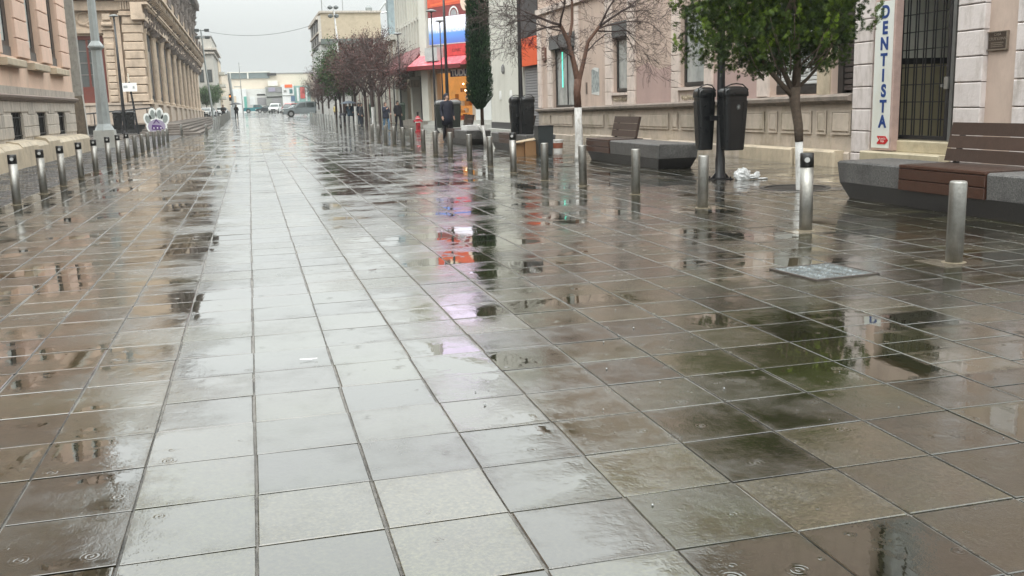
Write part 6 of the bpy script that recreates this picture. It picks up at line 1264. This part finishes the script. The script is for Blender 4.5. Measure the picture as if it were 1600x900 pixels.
def cable(p, q, sag, r, label):
    m = MB(); p, q = Vector(p), Vector(q); m.path([p.lerp(q, i/20)-Vector((0, 0, sag*4*(i/20)*(1-i/20))) for i in range(21)], r, 4); o = m.build('overhead_cable', BLACKM); tag(o, label, 'cable')
cable((-4.5, 120, 10.5), (8.0, 113, 10.6), .9, .022, 'thin sagging overhead cable crossing the street in the sky')
fl.location.x += .85; fl.location.z -= .7; tp.location.x += .6; tb.location.z -= 1.25
# hydrant
hy = thing('fire_hydrant', (8.55, 51.5, 0), 'red fire hydrant with pale bands standing before the dark column', 'hydrant'); HR = M('wet_red_paint', (.33, .02, .03), .25, .15, 9, .1)
part('barrel', HR, hy, lambda m: m.lathe((8.55, 51.5, 0), [(.17, 0), (.17, .08), (.12, .1), (.12, .5), (.18, .52), (.18, .6), (.14, .62), (.15, .72), (.08, .84), (.03, .86)], 14)); part('side_cap', HR, hy, lambda m: (m.tube((8.32, 51.5, .58), (8.78, 51.5, .58), .07, n=10), m.tube((8.55, 51.25, .4), (8.55, 51.5, .4), .09, n=10))); part('white_band', WHITE, hy, lambda m: (m.lathe((8.55, 51.5, .515), [(.185, 0), (.185, .03)], 14), m.lathe((8.55, 51.5, .70), [(.155, 0), (.12, .06)], 14)))
part('bonnet_nut', BLACKC, hy, lambda m: m.tube((8.55, 51.5, .84), (8.55, 51.5, 1.06), .05, .06, n=6))
# cardboard box, grey box, bag
cbx = thing('cardboard_box', (7.0, 25.3, 0), 'open brown cardboard box on the paving next to the dark grey box', 'box'); CB = M('brown_cardboard', (.30, .165, .075), .75, .12, 5, .1); CBD = M('inner_cardboard', (.10, .045, .02), .8)
part('box_body', CB, cbx, lambda m: (m.box(6.98, 7.30, 25.0, 25.02, 0, .38), m.box(6.98, 7.0, 25.02, 25.5, 0, .38), m.box(7.28, 7.3, 25.02, 25.5, 0, .38), m.box(6.98, 7.3, 25.5, 25.52, 0, .38), m.box(6.7, 6.97, 25.1, 25.14, 0, .33))); part('box_inside', CBD, cbx, lambda m: (m.box(6.7, 6.98, 25.14, 25.5, 0, .30), m.box(7.0, 7.28, 25.03, 25.49, .0, .25)))
part('box_flap', M('pale_wet_cardboard', (.42, .33, .22), .4), cbx, lambda m: m.add([(6.66, 24.98, .34), (7.32, 24.98, .42), (7.34, 25.2, .46), (6.66, 25.2, .36), (6.66, 24.98, .352), (7.32, 24.98, .432), (7.34, 25.2, .472), (6.66, 25.2, .372)], BOXF))
yb = MB(); ry = random.Random(3)
def crumple(m, c, r, n, rg, sx=1, sy=1, sz=1, zmin=0):
    # lumpy, creased closed form
    rows, colsn = 12, 18; vs = []
    for i in range(rows+1):
        ph = math.pi*i/rows
        for j in range(colsn):
            th = 2*math.pi*j/colsn; v = Vector((math.sin(ph)*math.cos(th)*sx, math.sin(ph)*math.sin(th)*sy, math.cos(ph)*sz)); k = 1+.35*mnoise.noise(v*n+Vector(c))+.30*abs(mnoise.noise(v*n*2.3+Vector(c)*2)); p = Vector(c)+v*r*k; vs.append((p.x, p.y, max(p.z, zmin)))
    m.add(vs, [(i*colsn+j, i*colsn+(j+1) % colsn, (i+1)*colsn+(j+1) % colsn, (i+1)*colsn+j) for i in range(rows) for j in range(colsn)])
crumple(yb, (7.35, 24.97, .19), .10, 3, ry, .6, .6, 1.5, .005); o = yb.build('rubbish_bag', M('yellow_patterned_bag', (.42, .28, .05), .5, .3, 12, .2, dirt=((.40, .38, .30), 1., 14, 1)), smooth=True); tag(o, 'yellow and white crumpled bag between the cardboard and the grey box', 'bag')
gbx = thing('grey_box', (7.55, 24.9, 0), 'dark grey upright box bin standing right of the cardboard', 'bin'); part('box_body', M('dark_grey_green_box', (.035, .042, .044), .5, .15, 5, .1), gbx, lambda m: m.add([(7.42, 24.75, .03), (7.80, 24.75, .03), (7.80, 25.1, .03), (7.42, 25.1, .03), (7.40, 24.72, .76), (7.82, 24.72, .76), (7.82, 25.12, .76), (7.40, 25.12, .76)], BOXF)); part('box_rim', BLACKM, gbx, lambda m: m.box(7.39, 7.83, 24.71, 25.13, .76, .785))
part('box_foot', BLACKC, gbx, lambda m: [m.box(a, a+.05, 24.78, 25.06, 0, .03) for a in (7.44, 7.73)])
gbx.location.x -= .14
wbk = thing('paint_bucket', (8.2, 26.0, 0), 'small white bucket with red mark behind the grey box', 'bucket'); part('bucket_body', WHITE, wbk, lambda m: m.lathe((8.2, 26, 0), [(.12, 0), (.145, .32), (.155, .33), (.155, .36), (.13, .36)], 14)); part('bucket_label', M('brown_label', (.28, .1, .06), .5), wbk, lambda m: m.lathe((8.2, 26, 0), [(.132, .12), (.143, .27)], 14))
# plastic bag by the bins
pb = MB(); rg = random.Random(6); crumple(pb, (8.02, 15.05, .06), .135, 4.2, rg, 1., .7, .95, .004); crumple(pb, (8.20, 15.0, .045), .07, 5.1, rg, 1.4, .7, .6, .004); crumple(pb, (8.28, 15.02, .08), .04, 4.1, rg, 1.3, .5, 1.2, .004); crumple(pb, (8.36, 14.98, .012), .07, 5, rg, 1.3, .7, .2, .003)
o = pb.build('plastic_bag', M('white_plastic_film', (.70, .71, .71), .25, .10, 9, .5, bs=26)); tag(o, 'crumpled wet white plastic bag at the foot of the twin litter bins', 'plastic bag')
for q in o.data.polygons: q.use_smooth = False
# drain slit, scraps, leaf
m = MB(); m.box(2.55, 2.62, 40, 62, .0005, .004); o = m.build('drain_slot', M('dark_drain', (.02, .02, .02), .6)); tag(o, 'narrow dark drain slot in the bright middle of the street', 'drain')
def scrap(x, y, w, l, rz, mat, name, label, cat, curl=.01):
    m = MB(); n = 5; vs = []
    for i in range(n+1):
        a = (i/n-.5)*l; b = w*math.sqrt(max(0.05, 1-(2*abs(i/n-.5))**2)); z = .006+curl*(2*abs(i/n-.5))**2+zt(x, y)
        for sgn in (-1, 1): vs.append((x+a*math.cos(rz)-sgn*b*math.sin(rz), y+a*math.sin(rz)+sgn*b*math.cos(rz), z+(.004 if sgn > 0 else 0)))
    m.add(vs, [(2*i, 2*i+1, 2*i+3, 2*i+2) for i in range(n)]); m.add([(v[0], v[1], v[2]+.0015) for v in vs], [(2*i, 2*i+2, 2*i+3, 2*i+1) for i in range(n)]); o = m.build(name, mat, fix=False); tag(o, label, cat)
scrap(.93, 8.35, .014, .07, .2, M('dark_wet_leaf', (.03, .015, .01), .4), 'fallen_leaf', 'small dark fallen leaf in the bright middle of the paving', 'leaf', .004)
scrap(.22, 5.45, .010, .10, -.1, M('wet_paper', (.38, .38, .38), .5), 'paper_scrap', 'small white paper scrap on the foreground tiles', 'paper', .004)
scrap(6.95, 11.35, .03, .12, .4, M('pale_litter', (.45, .43, .40), .5), 'paper_scrap', 'crushed pale scrap on the ground before the big bench', 'paper', .01)
scrap(6.9, 12.9, .04, .16, .2, M('brown_litter', (.12, .09, .06), .5), 'fallen_leaf', 'brown leaf scrap left of the tree pit', 'leaf', .01)
# splash crowns and droplets of the rain, nearest paving
m = MB(); rg = random.Random(17)
for i in range(26):
    x = rg.uniform(.9, 3.4); y = rg.uniform(2.6, 6.2); r = rg.uniform(.002, .0055)
    m.lathe((x, y, .001), [(.3*r, 0), (r, r*.5), (.9*r, r*1.3), (.2*r, r*1.8)], 8)
    if rg.random() < .2: m.lathe((x+rg.gauss(0, .01), y, .001+r*2.6), [(.05*r, -.5*r), (.4*r, 0), (.05*r, .5*r)], 6)
    for k in range(6):
        a = rg.random()*6.28; q = rg.uniform(.02, .30); m.lathe((x+math.cos(a)*q, y+math.sin(a)*q, .0015), [(.0016, 0), (.0014, .0010), (.0002, .0016)], 5)
o = m.build('rain_splashes', M('clear_water_drop', (.22, .23, .23), .05, 0, 5, 0, spec=1.), kind='stuff', smooth=True); tag(o, 'tiny raindrop splashes and beads on the wet foreground tiles')
print('objects', len(bpy.data.objects))

# ================================================================ HAZE (light rain in the air)
hz = MB(); hz.box(-905, 905, -65, 2505, -1.2, 19.6)
hm_ = bpy.data.materials.new('thin_rain_haze'); hm_.use_nodes = True; t_ = hm_.node_tree; t_.nodes.clear(); o_ = t_.nodes.new('ShaderNodeOutputMaterial'); v_ = t_.nodes.new('ShaderNodeVolumePrincipled'); v_.inputs['Color'].default_value = (.93, .97, .97, 1); v_.inputs['Density'].default_value = .0004
t_.links.new(v_.outputs[0], o_.inputs['Volume']); ho = hz.build('haze', hm_, kind='stuff'); tag(ho, 'thin rain haze hanging over the whole street')
